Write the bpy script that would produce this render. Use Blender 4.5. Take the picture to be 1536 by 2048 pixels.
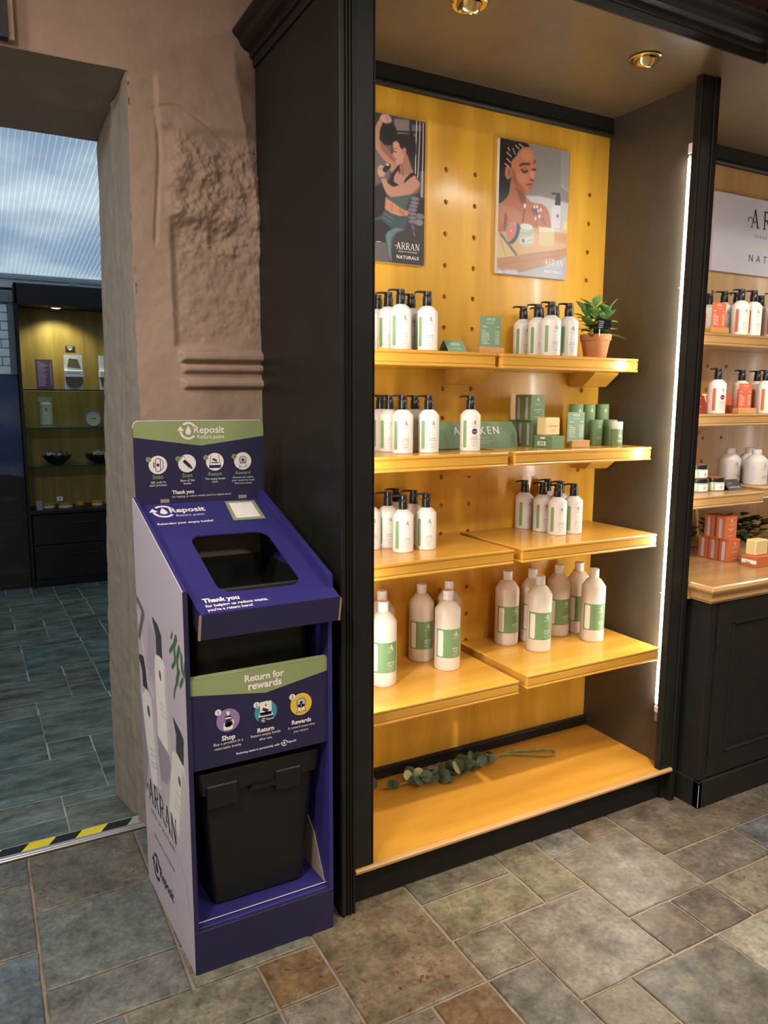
import bpy, math, random
import numpy as np
from mathutils import Vector, Matrix
random.seed(7); rng = np.random.default_rng(7)
for o in list(bpy.data.objects): bpy.data.objects.remove(o)
SC = bpy.context.scene; COL = SC.collection
# ------------------------------------------------------------------ camera
cam = bpy.data.cameras.new('camera'); camo = bpy.data.objects.new('camera', cam); COL.objects.link(camo)
cam.sensor_fit = 'VERTICAL'; cam.sensor_height = 36.0; cam.lens = 1501.81/2048*36; cam.clip_start = 0.02; cam.clip_end = 100
YAW, PITCH, ROLL = .498937, .1484985, .00474256
fw = Vector((math.sin(YAW)*math.cos(PITCH), math.cos(YAW)*math.cos(PITCH), -math.sin(PITCH)))
rt = Vector((math.cos(YAW), -math.sin(YAW), 0)); up = rt.cross(fw)
rt2 = rt*math.cos(ROLL)+up*math.sin(ROLL); up2 = up*math.cos(ROLL)-rt*math.sin(ROLL)
mw = Matrix((rt2, up2, -fw)).transposed().to_4x4(); mw.translation = Vector((0, 0, 1.5)); camo.matrix_world = mw
SC.camera = camo
# ------------------------------------------------------------------ world, lamps of the place and added fill
W = bpy.data.worlds.new('sky'); SC.world = W; W.use_nodes = True
bg = W.node_tree.nodes['Background']; bg.inputs[0].default_value = (.78, .88, 1.0, 1); bg.inputs[1].default_value = 2.3
SC.view_settings.view_transform = 'Standard'; SC.view_settings.look = 'None'; SC.view_settings.gamma = 1
SC.view_settings.exposure = 0.0; SC.view_settings.use_curve_mapping = False
def area(name, loc, size, power, col, target=None, spread=180, shape='DISK', sy=None):
    l = bpy.data.lights.new(name, 'AREA'); l.shape = shape; l.size = size; l.energy = power; l.color = col; l.spread = math.radians(spread)
    if sy: l.size_y = sy
    o = bpy.data.objects.new(name, l); COL.objects.link(o); o.location = loc
    d = (Vector(target) if target else Vector(loc)-Vector((0, 0, 1)))-Vector(loc)
    o.rotation_euler = d.to_track_quat('-Z', 'Y').to_euler(); return o
WARM = (1.0, .86, .70); NEU = (1.0, .93, .84)
# ceiling lamps of the shop, out of frame, and left fill lights added
area('unseen_ceiling_light', (-.7, .5, 2.98), .4, 58, NEU)  # unseen left light, added to brighten the bin side
area('unseen_ceiling_light', (-1.35, 1.5, 2.98), .4, 40, (1.0, .97, .95))  # added fill from the far left for bin side and left floor
area('unseen_ceiling_light', (1.5, -.3, 2.98), .4, 34, NEU)
area('unseen_ceiling_light', (3.2, -.2, 2.98), .4, 32, NEU)
area('unseen_ceiling_light', (.4, -1.8, 2.98), .4, 50, NEU)
area('ceiling_spot', (1.5, .75, 2.98), .09, 7, WARM, (1.75, 1.5, 0), 42)
area('ceiling_spot', (2.6, .55, 2.98), .09, 3.5, WARM, (2.95, 2.1, 1.45), 55)
# ------------------------------------------------------------------ helpers
def lin(c):
    c = np.asarray(c, float)/255.0
    return np.where(c <= .04045, c/12.92, ((c+.055)/1.055)**2.4)
def L4(c): return (*[float(v) for v in lin(c)], 1.0)
def node(nt, t, **k):
    n = nt.nodes.new(t)
    for a, b in k.items(): setattr(n, a, b)
    return n
def mat(name, col, rough=.5, metal=0., var=.08, vs=12., stretch=(1, 1, 1), bump=0., bs=60., coat=0., spec=.5, world=True, second=None, alpha=None, trans=0., ior=1.45, emit=None, est=0., detail=4., sheen=0.):
    m = bpy.data.materials.new(name); m.use_nodes = True; nt = m.node_tree
    b = nt.nodes['Principled BSDF']; I = b.inputs
    c = L4(col) if len(col) == 3 else col
    I['Roughness'].default_value = rough; I['Metallic'].default_value = metal; I['Specular IOR Level'].default_value = spec
    I['Coat Weight'].default_value = coat; I['Coat Roughness'].default_value = .12; I['IOR'].default_value = ior
    I['Transmission Weight'].default_value = trans
    geo = node(nt, 'ShaderNodeNewGeometry') if world else node(nt, 'ShaderNodeTexCoord')
    vec = geo.outputs['Position'] if world else geo.outputs['Object']
    mp = node(nt, 'ShaderNodeMapping'); mp.inputs['Scale'].default_value = stretch; nt.links.new(vec, mp.inputs[0])
    nz = node(nt, 'ShaderNodeTexNoise'); nz.inputs['Scale'].default_value = vs; nz.inputs['Detail'].default_value = detail; nz.inputs['Roughness'].default_value = .6
    nt.links.new(mp.outputs[0], nz.inputs['Vector'])
    cr = node(nt, 'ShaderNodeValToRGB'); e = cr.color_ramp.elements
    c2 = L4(second) if second else tuple(min(1, v*(1+var)) for v in c[:3])+(1,)
    c1 = c if second else tuple(v*(1-var) for v in c[:3])+(1,)
    e[0].position = .32; e[1].position = .68; e[0].color = c1; e[1].color = c2
    nt.links.new(nz.outputs[0], cr.inputs[0]); nt.links.new(cr.outputs[0], I['Base Color'])
    if bump:
        n2 = node(nt, 'ShaderNodeTexNoise'); n2.inputs['Scale'].default_value = bs; n2.inputs['Detail'].default_value = 5
        nt.links.new(mp.outputs[0], n2.inputs['Vector'])
        bp = node(nt, 'ShaderNodeBump'); bp.inputs['Strength'].default_value = bump; bp.inputs['Distance'].default_value = .004
        nt.links.new(n2.outputs[0], bp.inputs['Height']); nt.links.new(bp.outputs[0], I['Normal'])
    if emit: I['Emission Color'].default_value = (*emit, 1); I['Emission Strength'].default_value = est
    return m
def objcol_mat(name, rough=.5, vs=9., bump=.4, bs=30., stretch=(1, 1, 1), coat=0., spec=.5, lo=.62, hi=1.3, rust=0.):
    """colour comes from each piece's own object colour, varied by noise"""
    m = mat(name, (128, 128, 128), rough, vs=vs, stretch=stretch, bump=bump, bs=bs, coat=coat, spec=spec, detail=8.)
    nt = m.node_tree; b = nt.nodes['Principled BSDF']; cr = [n for n in nt.nodes if n.type == 'VALTORGB'][0]
    cr.color_ramp.elements[0].color = (lo, lo, lo, 1); cr.color_ramp.elements[1].color = (hi, hi, hi, 1)
    oi = node(nt, 'ShaderNodeObjectInfo'); mx = node(nt, 'ShaderNodeMix', data_type='RGBA', blend_type='MULTIPLY'); mx.inputs[0].default_value = 1
    nt.links.new(oi.outputs['Color'], mx.inputs[6]); nt.links.new(cr.outputs[0], mx.inputs[7])
    out = mx.outputs[2]
    mp0 = [n for n in nt.nodes if n.type == 'MAPPING'][0]; of = node(nt, 'ShaderNodeVectorMath', operation='SCALE'); of.inputs[0].default_value = (13., 29., 7.)
    nt.links.new(oi.outputs['Random'], of.inputs['Scale']); nt.links.new(of.outputs[0], mp0.inputs['Location'])
    nf = node(nt, 'ShaderNodeTexNoise'); nf.inputs['Scale'].default_value = vs*5; nf.inputs['Detail'].default_value = 9; nf.inputs['Roughness'].default_value = .75; nt.links.new(mp0.outputs[0], nf.inputs['Vector'])
    rf = node(nt, 'ShaderNodeValToRGB'); rf.color_ramp.elements[0].position = .3; rf.color_ramp.elements[1].position = .7; rf.color_ramp.elements[0].color = (.5, .5, .5, 1); rf.color_ramp.elements[1].color = (1.45, 1.45, 1.42, 1); nt.links.new(nf.outputs[0], rf.inputs[0])
    mf = node(nt, 'ShaderNodeMix', data_type='RGBA', blend_type='MULTIPLY'); mf.inputs[0].default_value = 1; nt.links.new(out, mf.inputs[6]); nt.links.new(rf.outputs[0], mf.inputs[7]); out = mf.outputs[2]
    if rust:
        n3 = node(nt, 'ShaderNodeTexNoise'); n3.inputs['Scale'].default_value = 5.5; n3.inputs['Detail'].default_value = 9; n3.inputs['Roughness'].default_value = .68
        geo = [n for n in nt.nodes if n.type == 'NEW_GEOMETRY'][0]; nt.links.new(geo.outputs['Position'], n3.inputs['Vector'])
        r2 = node(nt, 'ShaderNodeValToRGB'); r2.color_ramp.elements[0].position = .52; r2.color_ramp.elements[1].position = .66
        nt.links.new(n3.outputs[0], r2.inputs[0])
        mu = node(nt, 'ShaderNodeMath', operation='MULTIPLY'); nt.links.new(r2.outputs[0], mu.inputs[0]); nt.links.new(oi.outputs['Alpha'], mu.inputs[1])
        m2 = node(nt, 'ShaderNodeMix', data_type='RGBA'); nt.links.new(mu.outputs[0], m2.inputs[0]); nt.links.new(out, m2.inputs[6]); m2.inputs[7].default_value = L4((92, 66, 42))
        out = m2.outputs[2]
        # pale mineral streaks
        n4 = node(nt, 'ShaderNodeTexNoise'); n4.inputs['Scale'].default_value = 16; n4.inputs['Detail'].default_value = 8; nt.links.new(geo.outputs['Position'], n4.inputs['Vector'])
        r3 = node(nt, 'ShaderNodeValToRGB'); r3.color_ramp.elements[0].position = .58; r3.color_ramp.elements[1].position = .78; r3.color_ramp.elements[1].color = (.45, .45, .45, 1)
        nt.links.new(n4.outputs[0], r3.inputs[0])
        m3 = node(nt, 'ShaderNodeMix', data_type='RGBA'); nt.links.new(r3.outputs[0], m3.inputs[0]); nt.links.new(out, m3.inputs[6]); m3.inputs[7].default_value = L4((138, 131, 116)); out = m3.outputs[2]
        # small dark iron flecks on the rustier tiles
        n5 = node(nt, 'ShaderNodeTexNoise'); n5.inputs['Scale'].default_value = 42; n5.inputs['Detail'].default_value = 3; n5.inputs['Distortion'].default_value = .8; nt.links.new(mp0.outputs[0], n5.inputs['Vector'])
        r5 = node(nt, 'ShaderNodeValToRGB'); r5.color_ramp.elements[0].position = .64; r5.color_ramp.elements[1].position = .68; nt.links.new(n5.outputs[0], r5.inputs[0])
        k5 = node(nt, 'ShaderNodeMath', operation='MULTIPLY', use_clamp=True); nt.links.new(oi.outputs['Alpha'], k5.inputs[0]); k5.inputs[1].default_value = 2.2
        q5 = node(nt, 'ShaderNodeMath', operation='MULTIPLY'); nt.links.new(r5.outputs[0], q5.inputs[0]); nt.links.new(k5.outputs[0], q5.inputs[1])
        m5 = node(nt, 'ShaderNodeMix', data_type='RGBA'); nt.links.new(q5.outputs[0], m5.inputs[0]); nt.links.new(out, m5.inputs[6]); m5.inputs[7].default_value = L4((84, 54, 36)); out = m5.outputs[2]
    nt.links.new(out, b.inputs['Base Color']); return m
def vc_mat(name, rough=.45, spec=.4, gain=1.0):
    m = bpy.data.materials.new(name); m.use_nodes = True; nt = m.node_tree; b = nt.nodes['Principled BSDF']
    a = node(nt, 'ShaderNodeAttribute'); a.attribute_name = 'print'; nt.links.new(a.outputs['Color'], b.inputs['Base Color'])
    b.inputs['Roughness'].default_value = rough; b.inputs['Specular IOR Level'].default_value = spec; return m
def wood(name, dark, light, axis, rough=.32, coat=.25, vs=10.):
    st = {'x': (.09, 1, 1), 'y': (1, .09, 1), 'z': (1, 1, .07)}[axis]
    m = mat(name, dark, rough, second=light, vs=vs, stretch=st, bump=.06, bs=120, coat=coat, detail=6.)
    nt = m.node_tree; b = nt.nodes['Principled BSDF']
    # wide cathedral bands over the fine grain
    geo = [n for n in nt.nodes if n.type == 'NEW_GEOMETRY'][0]
    n2 = node(nt, 'ShaderNodeTexNoise'); n2.inputs['Scale'].default_value = 3.4; n2.inputs['Detail'].default_value = 3; n2.inputs['Distortion'].default_value = 1.2
    mp = node(nt, 'ShaderNodeMapping'); mp.inputs['Scale'].default_value = {'x': (.3, 1.6, 1.6), 'y': (1.6, .3, 1.6), 'z': (1.6, 1.6, .35)}[axis]
    nt.links.new(geo.outputs['Position'], mp.inputs[0]); nt.links.new(mp.outputs[0], n2.inputs['Vector'])
    r = node(nt, 'ShaderNodeValToRGB'); r.color_ramp.elements[0].position = .3; r.color_ramp.elements[1].position = .7
    r.color_ramp.elements[0].color = (.82, .8, .76, 1); r.color_ramp.elements[1].color = (1.1, 1.1, 1.1, 1); nt.links.new(n2.outputs[0], r.inputs[0])
    mx = node(nt, 'ShaderNodeMix', data_type='RGBA', blend_type='MULTIPLY'); mx.inputs[0].default_value = 1
    src = b.inputs['Base Color'].links[0].from_socket; nt.links.new(src, mx.inputs[6]); nt.links.new(r.outputs[0], mx.inputs[7]); nt.links.new(mx.outputs[2], b.inputs['Base Color'])
    return m
M = {}
M['black'] = mat('black_satin_paint', (33, 32, 29), .42, var=.12, bump=.03, bs=90, coat=.0, spec=.24)
M['inner'] = mat('black_panel_led_sheen', (74, 67, 57), .34, var=.08, spec=.5)  # black panel lightened in colour to carry the LED sheen
M['soffit'] = mat('black_board_glow_tint', (98, 80, 56), .36, var=.1, spec=.6)  # black board browned in colour to stand for the warm reflected glow
M['wood_back'] = wood('maple_panel', (206, 152, 46), (226, 174, 62), 'z', .34, .2)
M['wood_shelf'] = wood('maple_shelf', (196, 142, 52), (216, 164, 70), 'x', .26, .35)
M['wood_sill'] = wood('shaded_maple_sill', (176, 124, 42), (196, 144, 56), 'x', .34, .15)  # shelf maple darkened in colour for the weaker light on the sill
M['wood_counter'] = wood('maple_counter', (160, 122, 72), (190, 152, 100), 'x', .26, .3)
M['wood_back2'] = wood('pale_maple_panel', (190, 150, 90), (208, 170, 110), 'z', .4, .1)
M['plaster'] = mat('painted_plaster', (160, 138, 121), .72, var=.07, vs=7, bump=.35, bs=45, spec=.25)
M['jamb'] = mat('painted_stone_jamb', (137, 130, 120), .7, var=.07, vs=9, bump=.35, bs=55, spec=.25)
M['ceil'] = mat('ceiling_paint', (176, 154, 142), .8, var=.04)
M['grout'] = mat('sandy_grout', (128, 113, 96), .9, var=.15, vs=60, bump=.5, bs=200)
M['grout2'] = mat('pale_grout', (150, 158, 158), .8, var=.08, vs=60)
M['slate'] = objcol_mat('slate_tile', .42, vs=13, bump=.8, bs=38, spec=.5, lo=.42, hi=1.02, rust=1)
M['vinyl'] = objcol_mat('teal_stone_tile', .4, vs=9, bump=.12, bs=40, stretch=(.55, 1.6, 1), lo=.45, hi=1.7)
M['white_bottle'] = mat('white_bottle_plastic', (222, 218, 210), .36, var=.02, spec=.5)
M['cream_bottle'] = mat('cream_refill_plastic', (212, 200, 184), .38, var=.03, spec=.5)
M['grey_bottle'] = mat('pale_grey_plastic', (196, 190, 184), .38, var=.03)
M['pump'] = mat('black_pump_plastic', (26, 26, 28), .28, var=.05, spec=.6)
M['cap'] = mat('white_cap_plastic', (224, 220, 212), .35, var=.02)
M['ink'] = mat('dark_ink', (52, 50, 54), .5, var=.03)
M['white_ink'] = mat('white_ink', (236, 234, 228), .5, var=.02)
M['green_lab'] = mat('green_label', (124, 158, 106), .45, var=.05)
M['green_lab2'] = mat('sage_green_label', (110, 142, 100), .45, var=.05)
M['orange'] = mat('orange_label', (204, 96, 58), .45, var=.04)
M['orange_box'] = mat('orange_carton', (196, 106, 60), .5, var=.05)
M['green_box'] = mat('green_carton', (110, 138, 96), .5, var=.05)
M['green_sign'] = mat('green_card', (116, 146, 114), .5, var=.04)
M['purple'] = mat('purple_sticker', (86, 40, 84), .45, var=.04)
M['lilac'] = mat('lilac_strip', (190, 180, 196), .5, var=.03)
M['soap'] = mat('cream_soap', (226, 202, 146), .5, var=.04, vs=40, bump=.1)
M['blockwood'] = wood('oak_block', (176, 124, 66), (204, 154, 92), 'x', .5, 0, 20)
M['terracotta'] = mat('terracotta', (190, 128, 84), .8, var=.12, vs=30, bump=.3, bs=160)
M['soil'] = mat('dark_soil', (52, 40, 30), .9, var=.3, vs=90)
M['leaf'] = mat('green_leaf', (92, 150, 76), .42, second=(150, 190, 122), vs=26)
M['leaf_dark'] = mat('dark_green_leaf', (54, 98, 60), .42, second=(84, 132, 80), vs=26)
M['euc'] = mat('eucalyptus_leaf', (50, 64, 46), .5, second=(78, 92, 66), vs=30)
M['euc_l'] = mat('pale_eucalyptus_leaf', (140, 152, 92), .5, second=(170, 176, 122), vs=30)
M['euc_d'] = mat('deep_green_leaf', (34, 54, 36), .45, second=(58, 82, 50), vs=30)
M['stem'] = mat('olive_stem', (112, 112, 52), .55, second=(140, 138, 76), vs=60)
M['brass'] = mat('polished_brass', (246, 222, 152), .2, 1.0, var=.04)
M['chrome'] = mat('mirror_reflector', (225, 215, 195), .08, 1.0, var=.02)
M['alu'] = mat('brushed_aluminium', (196, 194, 190), .32, .8, var=.05, vs=80, stretch=(.05, 1, 1))
M['led'] = mat('led_strip_diffuser', (255, 255, 255), .5, emit=(1, .95, .86), est=150.)
M['led_soft'] = mat('soft_led_diffuser', (255, 255, 255), .5, emit=(1, .95, .86), est=95.)
M['navy'] = mat('navy_printed_card', (50, 46, 112), .46, var=.04, spec=.45)
M['navy_d'] = mat('navy_printed_board', (40, 38, 70), .5, var=.05, spec=.4)
M['lime'] = mat('sage_printed_card', (140, 154, 104), .48, var=.03)
M['card_edge'] = mat('cut_corrugated_edge', (150, 124, 96), .85, var=.25, vs=300)
M['card_white'] = mat('white_card', (214, 208, 202), .6, var=.03)
M['card_in'] = mat('bare_cardboard', (150, 140, 128), .8, var=.06)
M['crate'] = mat('black_crate_plastic', (24, 23, 22), .42, var=.1, bump=.05)
M['c_purple'] = mat('mauve_icon', (146, 120, 170), .5, var=.02)
M['c_teal'] = mat('teal_icon', (62, 146, 160), .5, var=.02)
M['c_yellow'] = mat('yellow_icon', (226, 190, 62), .5, var=.02)
M['c_white'] = mat('white_icon', (232, 226, 222), .5, var=.02)
M['c_navy'] = mat('navy_icon_ink', (34, 32, 62), .5, var=.02)
M['print'] = vc_mat('printed_photo')
M['print_gloss'] = vc_mat('printed_poster', .38, .4)
M['foam'] = mat('white_foam_edge', (236, 232, 226), .6, var=.02)
M['sign_white'] = mat('pale_sign_board', (206, 202, 212), .45, var=.02)
M['glass'] = mat('greenish_glass', (206, 232, 222), .03, var=.01, trans=1., ior=1.45)
M['jar_glass'] = mat('jar_of_balm', (176, 178, 150), .25, var=.05, coat=.6)
M['ann_black'] = mat('midnight_cabinet', (11, 14, 18), .4, var=.1)
M['ann_wood'] = wood('oak_veneer', (140, 118, 58), (172, 148, 80), 'z', .5, .1, 16)
M['yellow'] = mat('yellow_hazard_tape', (222, 202, 40), .5, var=.06, bump=.3, bs=150)
M['tape_black'] = mat('black_hazard_tape', (24, 26, 26), .5, var=.1, bump=.3, bs=150)
M['white_wall'] = mat('white_annex_paint', (196, 200, 204), .7, var=.05)
M['grey_wall'] = mat('grey_annex_trim', (120, 124, 128), .6, var=.05)
M['stone_white'] = mat('pale_block', (238, 242, 244), .6, var=.1, vs=14)
M['led_bulb'] = mat('lit_lamp_lens', (255, 255, 255), .4, emit=(1, .96, .82), est=9.)
M['clear_film'] = mat('clear_film', (220, 230, 225), .12, var=.02, trans=.7, ior=1.2)
M['beige_fill'] = mat('beige_bath_salts', (190, 188, 164), .8, var=.25, vs=160, bump=.6, bs=300)
M['brush_wood'] = mat('pale_brush_wood', (196, 176, 136), .5, var=.08)
M['bristle'] = mat('brush_bristle', (150, 128, 92), .9, var=.2, vs=200, bump=.6, bs=400)
M['amber'] = mat('honey_brush_wood', (186, 142, 62), .45, var=.08)
M['loofah'] = mat('brown_scrub_cloth', (122, 104, 84), .9, var=.3, vs=120, bump=.8, bs=260)
M['wire'] = mat('white_cable', (206, 206, 200), .5, var=.02)

def link(name, me, m, parent=None, smooth=False):
    o = bpy.data.objects.new(name, me); COL.objects.link(o)
    if m is not None and not me.materials: me.materials.append(m)
    if parent: o.parent = parent
    if smooth:
        me.polygons.foreach_set('use_smooth', [True]*len(me.polygons))
    return o
def mk(name, vf, m, parent=None, smooth=False, rel=True):
    """one mesh object from (verts, faces); verts in world space, moved into the parent's frame"""
    v, f = vf
    if parent is not None and rel:
        inv = FR.get(parent.name)
        if inv is not None: v = [inv @ Vector(p) for p in v]
    me = bpy.data.meshes.new(name); me.from_pydata([tuple(p) for p in v], [], f); me.update()
    o = link(name, me, m, parent, False)
    if smooth:
        me.polygons.foreach_set('use_smooth', [True]*len(me.polygons))
        try: me.set_sharp_from_angle(angle=math.radians(38))
        except Exception: pass
    return o
FR = {}
def thing(name, label, cat, loc=(0, 0, 0), rz=0, group=None):
    o = bpy.data.objects.new(name, None); COL.objects.link(o); o.empty_display_size = .02
    o.location = loc; o.rotation_euler = (0, 0, rz); o['label'] = label; o['category'] = cat
    if group: o['group'] = group
    FR[o.name] = (Matrix.Translation(Vector(loc)) @ Matrix.Rotation(rz, 4, 'Z')).inverted()
    return o
def mkl(name, parts, m, parent):
    for p in parts: mk(name, p, m, parent)
def sub(parent_obj):
    """let a mesh part take world-space children (its own frame equals its thing's frame)"""
    FR[parent_obj.name] = FR[parent_obj.parent.name]; return parent_obj
def tag(o, label, cat, group=None):
    o['label'] = label; o['category'] = cat
    if group: o['group'] = group
    return o
def dup(root, loc, rz, label, group=None):
    r = root.copy(); COL.objects.link(r); r.location = loc; r.rotation_euler = (0, 0, rz); r['label'] = label
    if group: r['group'] = group
    for ch in root.children:
        c = ch.copy(); COL.objects.link(c); c.parent = r
        for g in ch.children:
            d = g.copy(); COL.objects.link(d); d.parent = c
    return r
def struct(o): o['kind'] = 'structure'; return o
# ---- shape makers: all return (verts, faces)
def join(*ps):
    V, F = [], []
    for v, f in ps:
        n = len(V); V += list(v); F += [tuple(i+n for i in q) for q in f]
    return V, F
def box(x0, x1, y0, y1, z0, z1, b=0.0):
    if b <= 0:
        v = [(x, y, z) for z in (z0, z1) for y in (y0, y1) for x in (x0, x1)]
        return v, [(0, 2, 3, 1), (4, 5, 7, 6), (0, 1, 5, 4), (2, 6, 7, 3), (0, 4, 6, 2), (1, 3, 7, 5)]
    b = min(b, (x1-x0)*.45, (y1-y0)*.45, (z1-z0)*.45)
    V = []; idx = {}
    X = (x0, x1); Y = (y0, y1); Z = (z0, z1)
    for i in (0, 1):
        for j in (0, 1):
            for k in (0, 1):
                sx, sy, sz = (1-2*i), (1-2*j), (1-2*k)
                for a in range(3):
                    p = [X[i]+sx*b, Y[j]+sy*b, Z[k]+sz*b]; p[a] = (X[i], Y[j], Z[k])[a]
                    idx[i, j, k, a] = len(V); V.append(tuple(p))
    F = []
    for a in range(3):
        o1, o2 = [(1, 2), (2, 0), (0, 1)][a]
        for s in (0, 1):
            q = []
            for d1, d2 in ((0, 0), (1, 0), (1, 1), (0, 1)):
                t = [0, 0, 0]; t[a] = s; t[o1] = d1; t[o2] = d2; q.append(idx[(*t, a)])
            F.append(tuple(q if s else q[::-1]))
    for a in range(3):
        o1, o2 = [(1, 2), (2, 0), (0, 1)][a]
        for d1 in (0, 1):
            for d2 in (0, 1):
                t0 = [0, 0, 0]; t0[o1] = d1; t0[o2] = d2; t1 = list(t0); t1[a] = 1
                q = (idx[(*t0, o1)], idx[(*t1, o1)], idx[(*t1, o2)], idx[(*t0, o2)])
                F.append(q if (d1 == d2) else q[::-1])
    for i in (0, 1):
        for j in (0, 1):
            for k in (0, 1):
                q = (idx[i, j, k, 0], idx[i, j, k, 1], idx[i, j, k, 2]); F.append(q if (i+j+k) % 2 else q[::-1])
    return V, F
def lathe(prof, seg=24, c=(0, 0, 0), close=False):
    V, F = [], []
    n = len(prof)
    for r, z in prof:
        for s in range(seg):
            a = 2*math.pi*s/seg; V.append((c[0]+r*math.cos(a), c[1]+r*math.sin(a), c[2]+z))
    for i in range(n-1):
        for s in range(seg):
            t = (s+1) % seg; F.append((i*seg+s, i*seg+t, (i+1)*seg+t, (i+1)*seg+s))
    if prof[0][0] > 1e-6: F.append(tuple(range(seg))[::-1])
    if prof[-1][0] > 1e-6: F.append(tuple((n-1)*seg+s for s in range(seg)))
    return V, F
def tube(path, r, seg=8, caps=True):
    P = [Vector(p) for p in path]; n = len(P); V, F = [], []
    R = r if isinstance(r, (list, tuple)) else [r]*n
    prev = None
    for i, p in enumerate(P):
        d = (P[min(i+1, n-1)]-P[max(i-1, 0)]).normalized()
        if prev is None:
            a = Vector((0, 0, 1)) if abs(d.z) < .9 else Vector((1, 0, 0)); u = d.cross(a).normalized()
        else: u = (prev-d*prev.dot(d)).normalized()
        prev = u; w = d.cross(u)
        for s in range(seg):
            t = 2*math.pi*s/seg; V.append(tuple(p+u*math.cos(t)*R[i]+w*math.sin(t)*R[i]))
    for i in range(n-1):
        for s in range(seg):
            t = (s+1) % seg; F.append((i*seg+s, i*seg+t, (i+1)*seg+t, (i+1)*seg+s))
    if caps: F.append(tuple(range(seg))[::-1]); F.append(tuple((n-1)*seg+s for s in range(seg)))
    return V, F
def prism(poly, f0, f1):
    """poly: 2D points; f0, f1 map (a, b) to the two end faces"""
    n = len(poly); V = [f0(*p) for p in poly]+[f1(*p) for p in poly]
    F = [tuple(range(n))[::-1], tuple(range(n, 2*n))]+[(i, (i+1) % n, n+(i+1) % n, n+i) for i in range(n)]
    return V, F
def rrect(x0, x1, y0, y1, r, n=5):
    out = []
    for cx, cy, a0 in ((x1-r, y1-r, 0), (x0+r, y1-r, 90), (x0+r, y0+r, 180), (x1-r, y0+r, 270)):
        for i in range(n+1):
            a = math.radians(a0+90*i/n); out.append((cx+r*math.cos(a), cy+r*math.sin(a)))
    return out
def disc2(cx, cy, r, n=28): return [(cx+r*math.cos(2*math.pi*i/n), cy+r*math.sin(2*math.pi*i/n)) for i in range(n)]
def flat(polys, f):
    """2D polygons mapped onto a surface by f"""
    V, F = [], []
    for p in polys:
        n = len(V); V += [f(*q) for q in p]; F.append(tuple(range(n, n+len(p))))
    return V, F
def mapped(vf2, f): return [f(x, y) for x, y in vf2[0]], vf2[1]
TC = {}
def text2(s, size, align='CENTER', bold=0., sx=1., track=1.):
    """2D (verts, faces) of a line of lettering, centred on its base line"""
    k = (s, bold, track)
    if k not in TC:
        cu = bpy.data.curves.new('lettering', 'FONT'); cu.body = s; cu.size = 1; cu.resolution_u = 2; cu.offset = bold; cu.space_character = track
        o = bpy.data.objects.new('lettering', cu); COL.objects.link(o)
        dg = bpy.context.evaluated_depsgraph_get(); me = bpy.data.meshes.new_from_object(o.evaluated_get(dg))
        v = [(q.co.x, q.co.y) for q in me.vertices]; f = [tuple(p.vertices) for p in me.polygons]
        bpy.data.objects.remove(o); bpy.data.curves.remove(cu); bpy.data.meshes.remove(me); TC[k] = (v, f)
    v, f = TC[k]
    if not v: return [], []
    x0 = min(p[0] for p in v); x1 = max(p[0] for p in v)
    off = {'CENTER': (x0+x1)/2, 'LEFT': x0, 'RIGHT': x1}[align]
    return [((x-off)*size*sx, y*size) for x, y in v], f
def textw(s, width, align='CENTER', bold=0., hscale=1., track=1.):
    """the same, made to a given width"""
    v, f = text2(s, 1, align, bold, track=track); w = max(p[0] for p in v)-min(p[0] for p in v); k = width/w
    return [(x*k, y*k*hscale) for x, y in v], f
def at2(vf, x, y): return [(a+x, b+y) for a, b in vf[0]], vf[1]
def stroke(p, q, w, w2=None):
    p = Vector(p).to_2d() if len(p) > 2 else Vector(p); q = Vector(q); d = (q-p).normalized(); n = Vector((-d.y, d.x)); w2 = w if w2 is None else w2
    return [tuple(p+n*w/2), tuple(p-n*w/2), tuple(q-n*w2/2), tuple(q+n*w2/2)]
def polyline(pts, w):
    return [stroke(pts[i], pts[i+1], w) for i in range(len(pts)-1)]
def arc(cx, cy, r, a0, a1, n=10): return [(cx+r*math.cos(math.radians(a0+(a1-a0)*i/n)), cy+r*math.sin(math.radians(a0+(a1-a0)*i/n))) for i in range(n+1)]
def glyphA(x, sw=False):
    P = [stroke((x+.10, 0), (x+.36, 1), .06), stroke((x+.34, 1), (x+.66, 0), .13), stroke((x+.18, .34), (x+.54, .34), .05), stroke((x, .02), (x+.22, .02), .045), stroke((x+.52, .02), (x+.80, .02), .045)]
    if sw: P += polyline(arc(x-.10, .42, .13, 240, 60, 8), .05)+polyline([(x-.04, .53), (x+.08, .52), (x+.30, .28), (x+.36, .2)], .05)
    return P, .80
def glyphR(x):
    P = [stroke((x+.14, 0), (x+.14, 1), .12), stroke((x, .02), (x+.28, .02), .045), stroke((x, .98), (x+.2, .98), .045)]
    P += polyline([(x+.14, .97), (x+.36, .97)]+arc(x+.36, .73, .22, 85, -85, 8)+[(x+.14, .49)], .08)
    P += [stroke((x+.34, .5), (x+.64, .02), .11), stroke((x+.52, .02), (x+.76, .02), .045)]
    return P, .74
def glyphN(x):
    return [stroke((x+.12, 0), (x+.12, 1), .06), stroke((x+.1, 1), (x+.62, 0), .13), stroke((x+.62, 0), (x+.62, 1), .06), stroke((x, .02), (x+.25, .02), .045), stroke((x, .98), (x+.16, .98), .045), stroke((x+.5, .98), (x+.75, .98), .045)], .78
def arran(w, gap=.06):
    """serif ARRAN word mark of width w, left/base at 0,0"""
    P, x = [], .24
    for g in 'ARRAN':
        p, adv = {'A': lambda x: glyphA(x, not P), 'R': glyphR, 'N': glyphN}[g](x); P += p; x += adv+gap
    k = w/(x-gap); return [[(a*k, b*k) for a, b in p] for p in P], k
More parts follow.
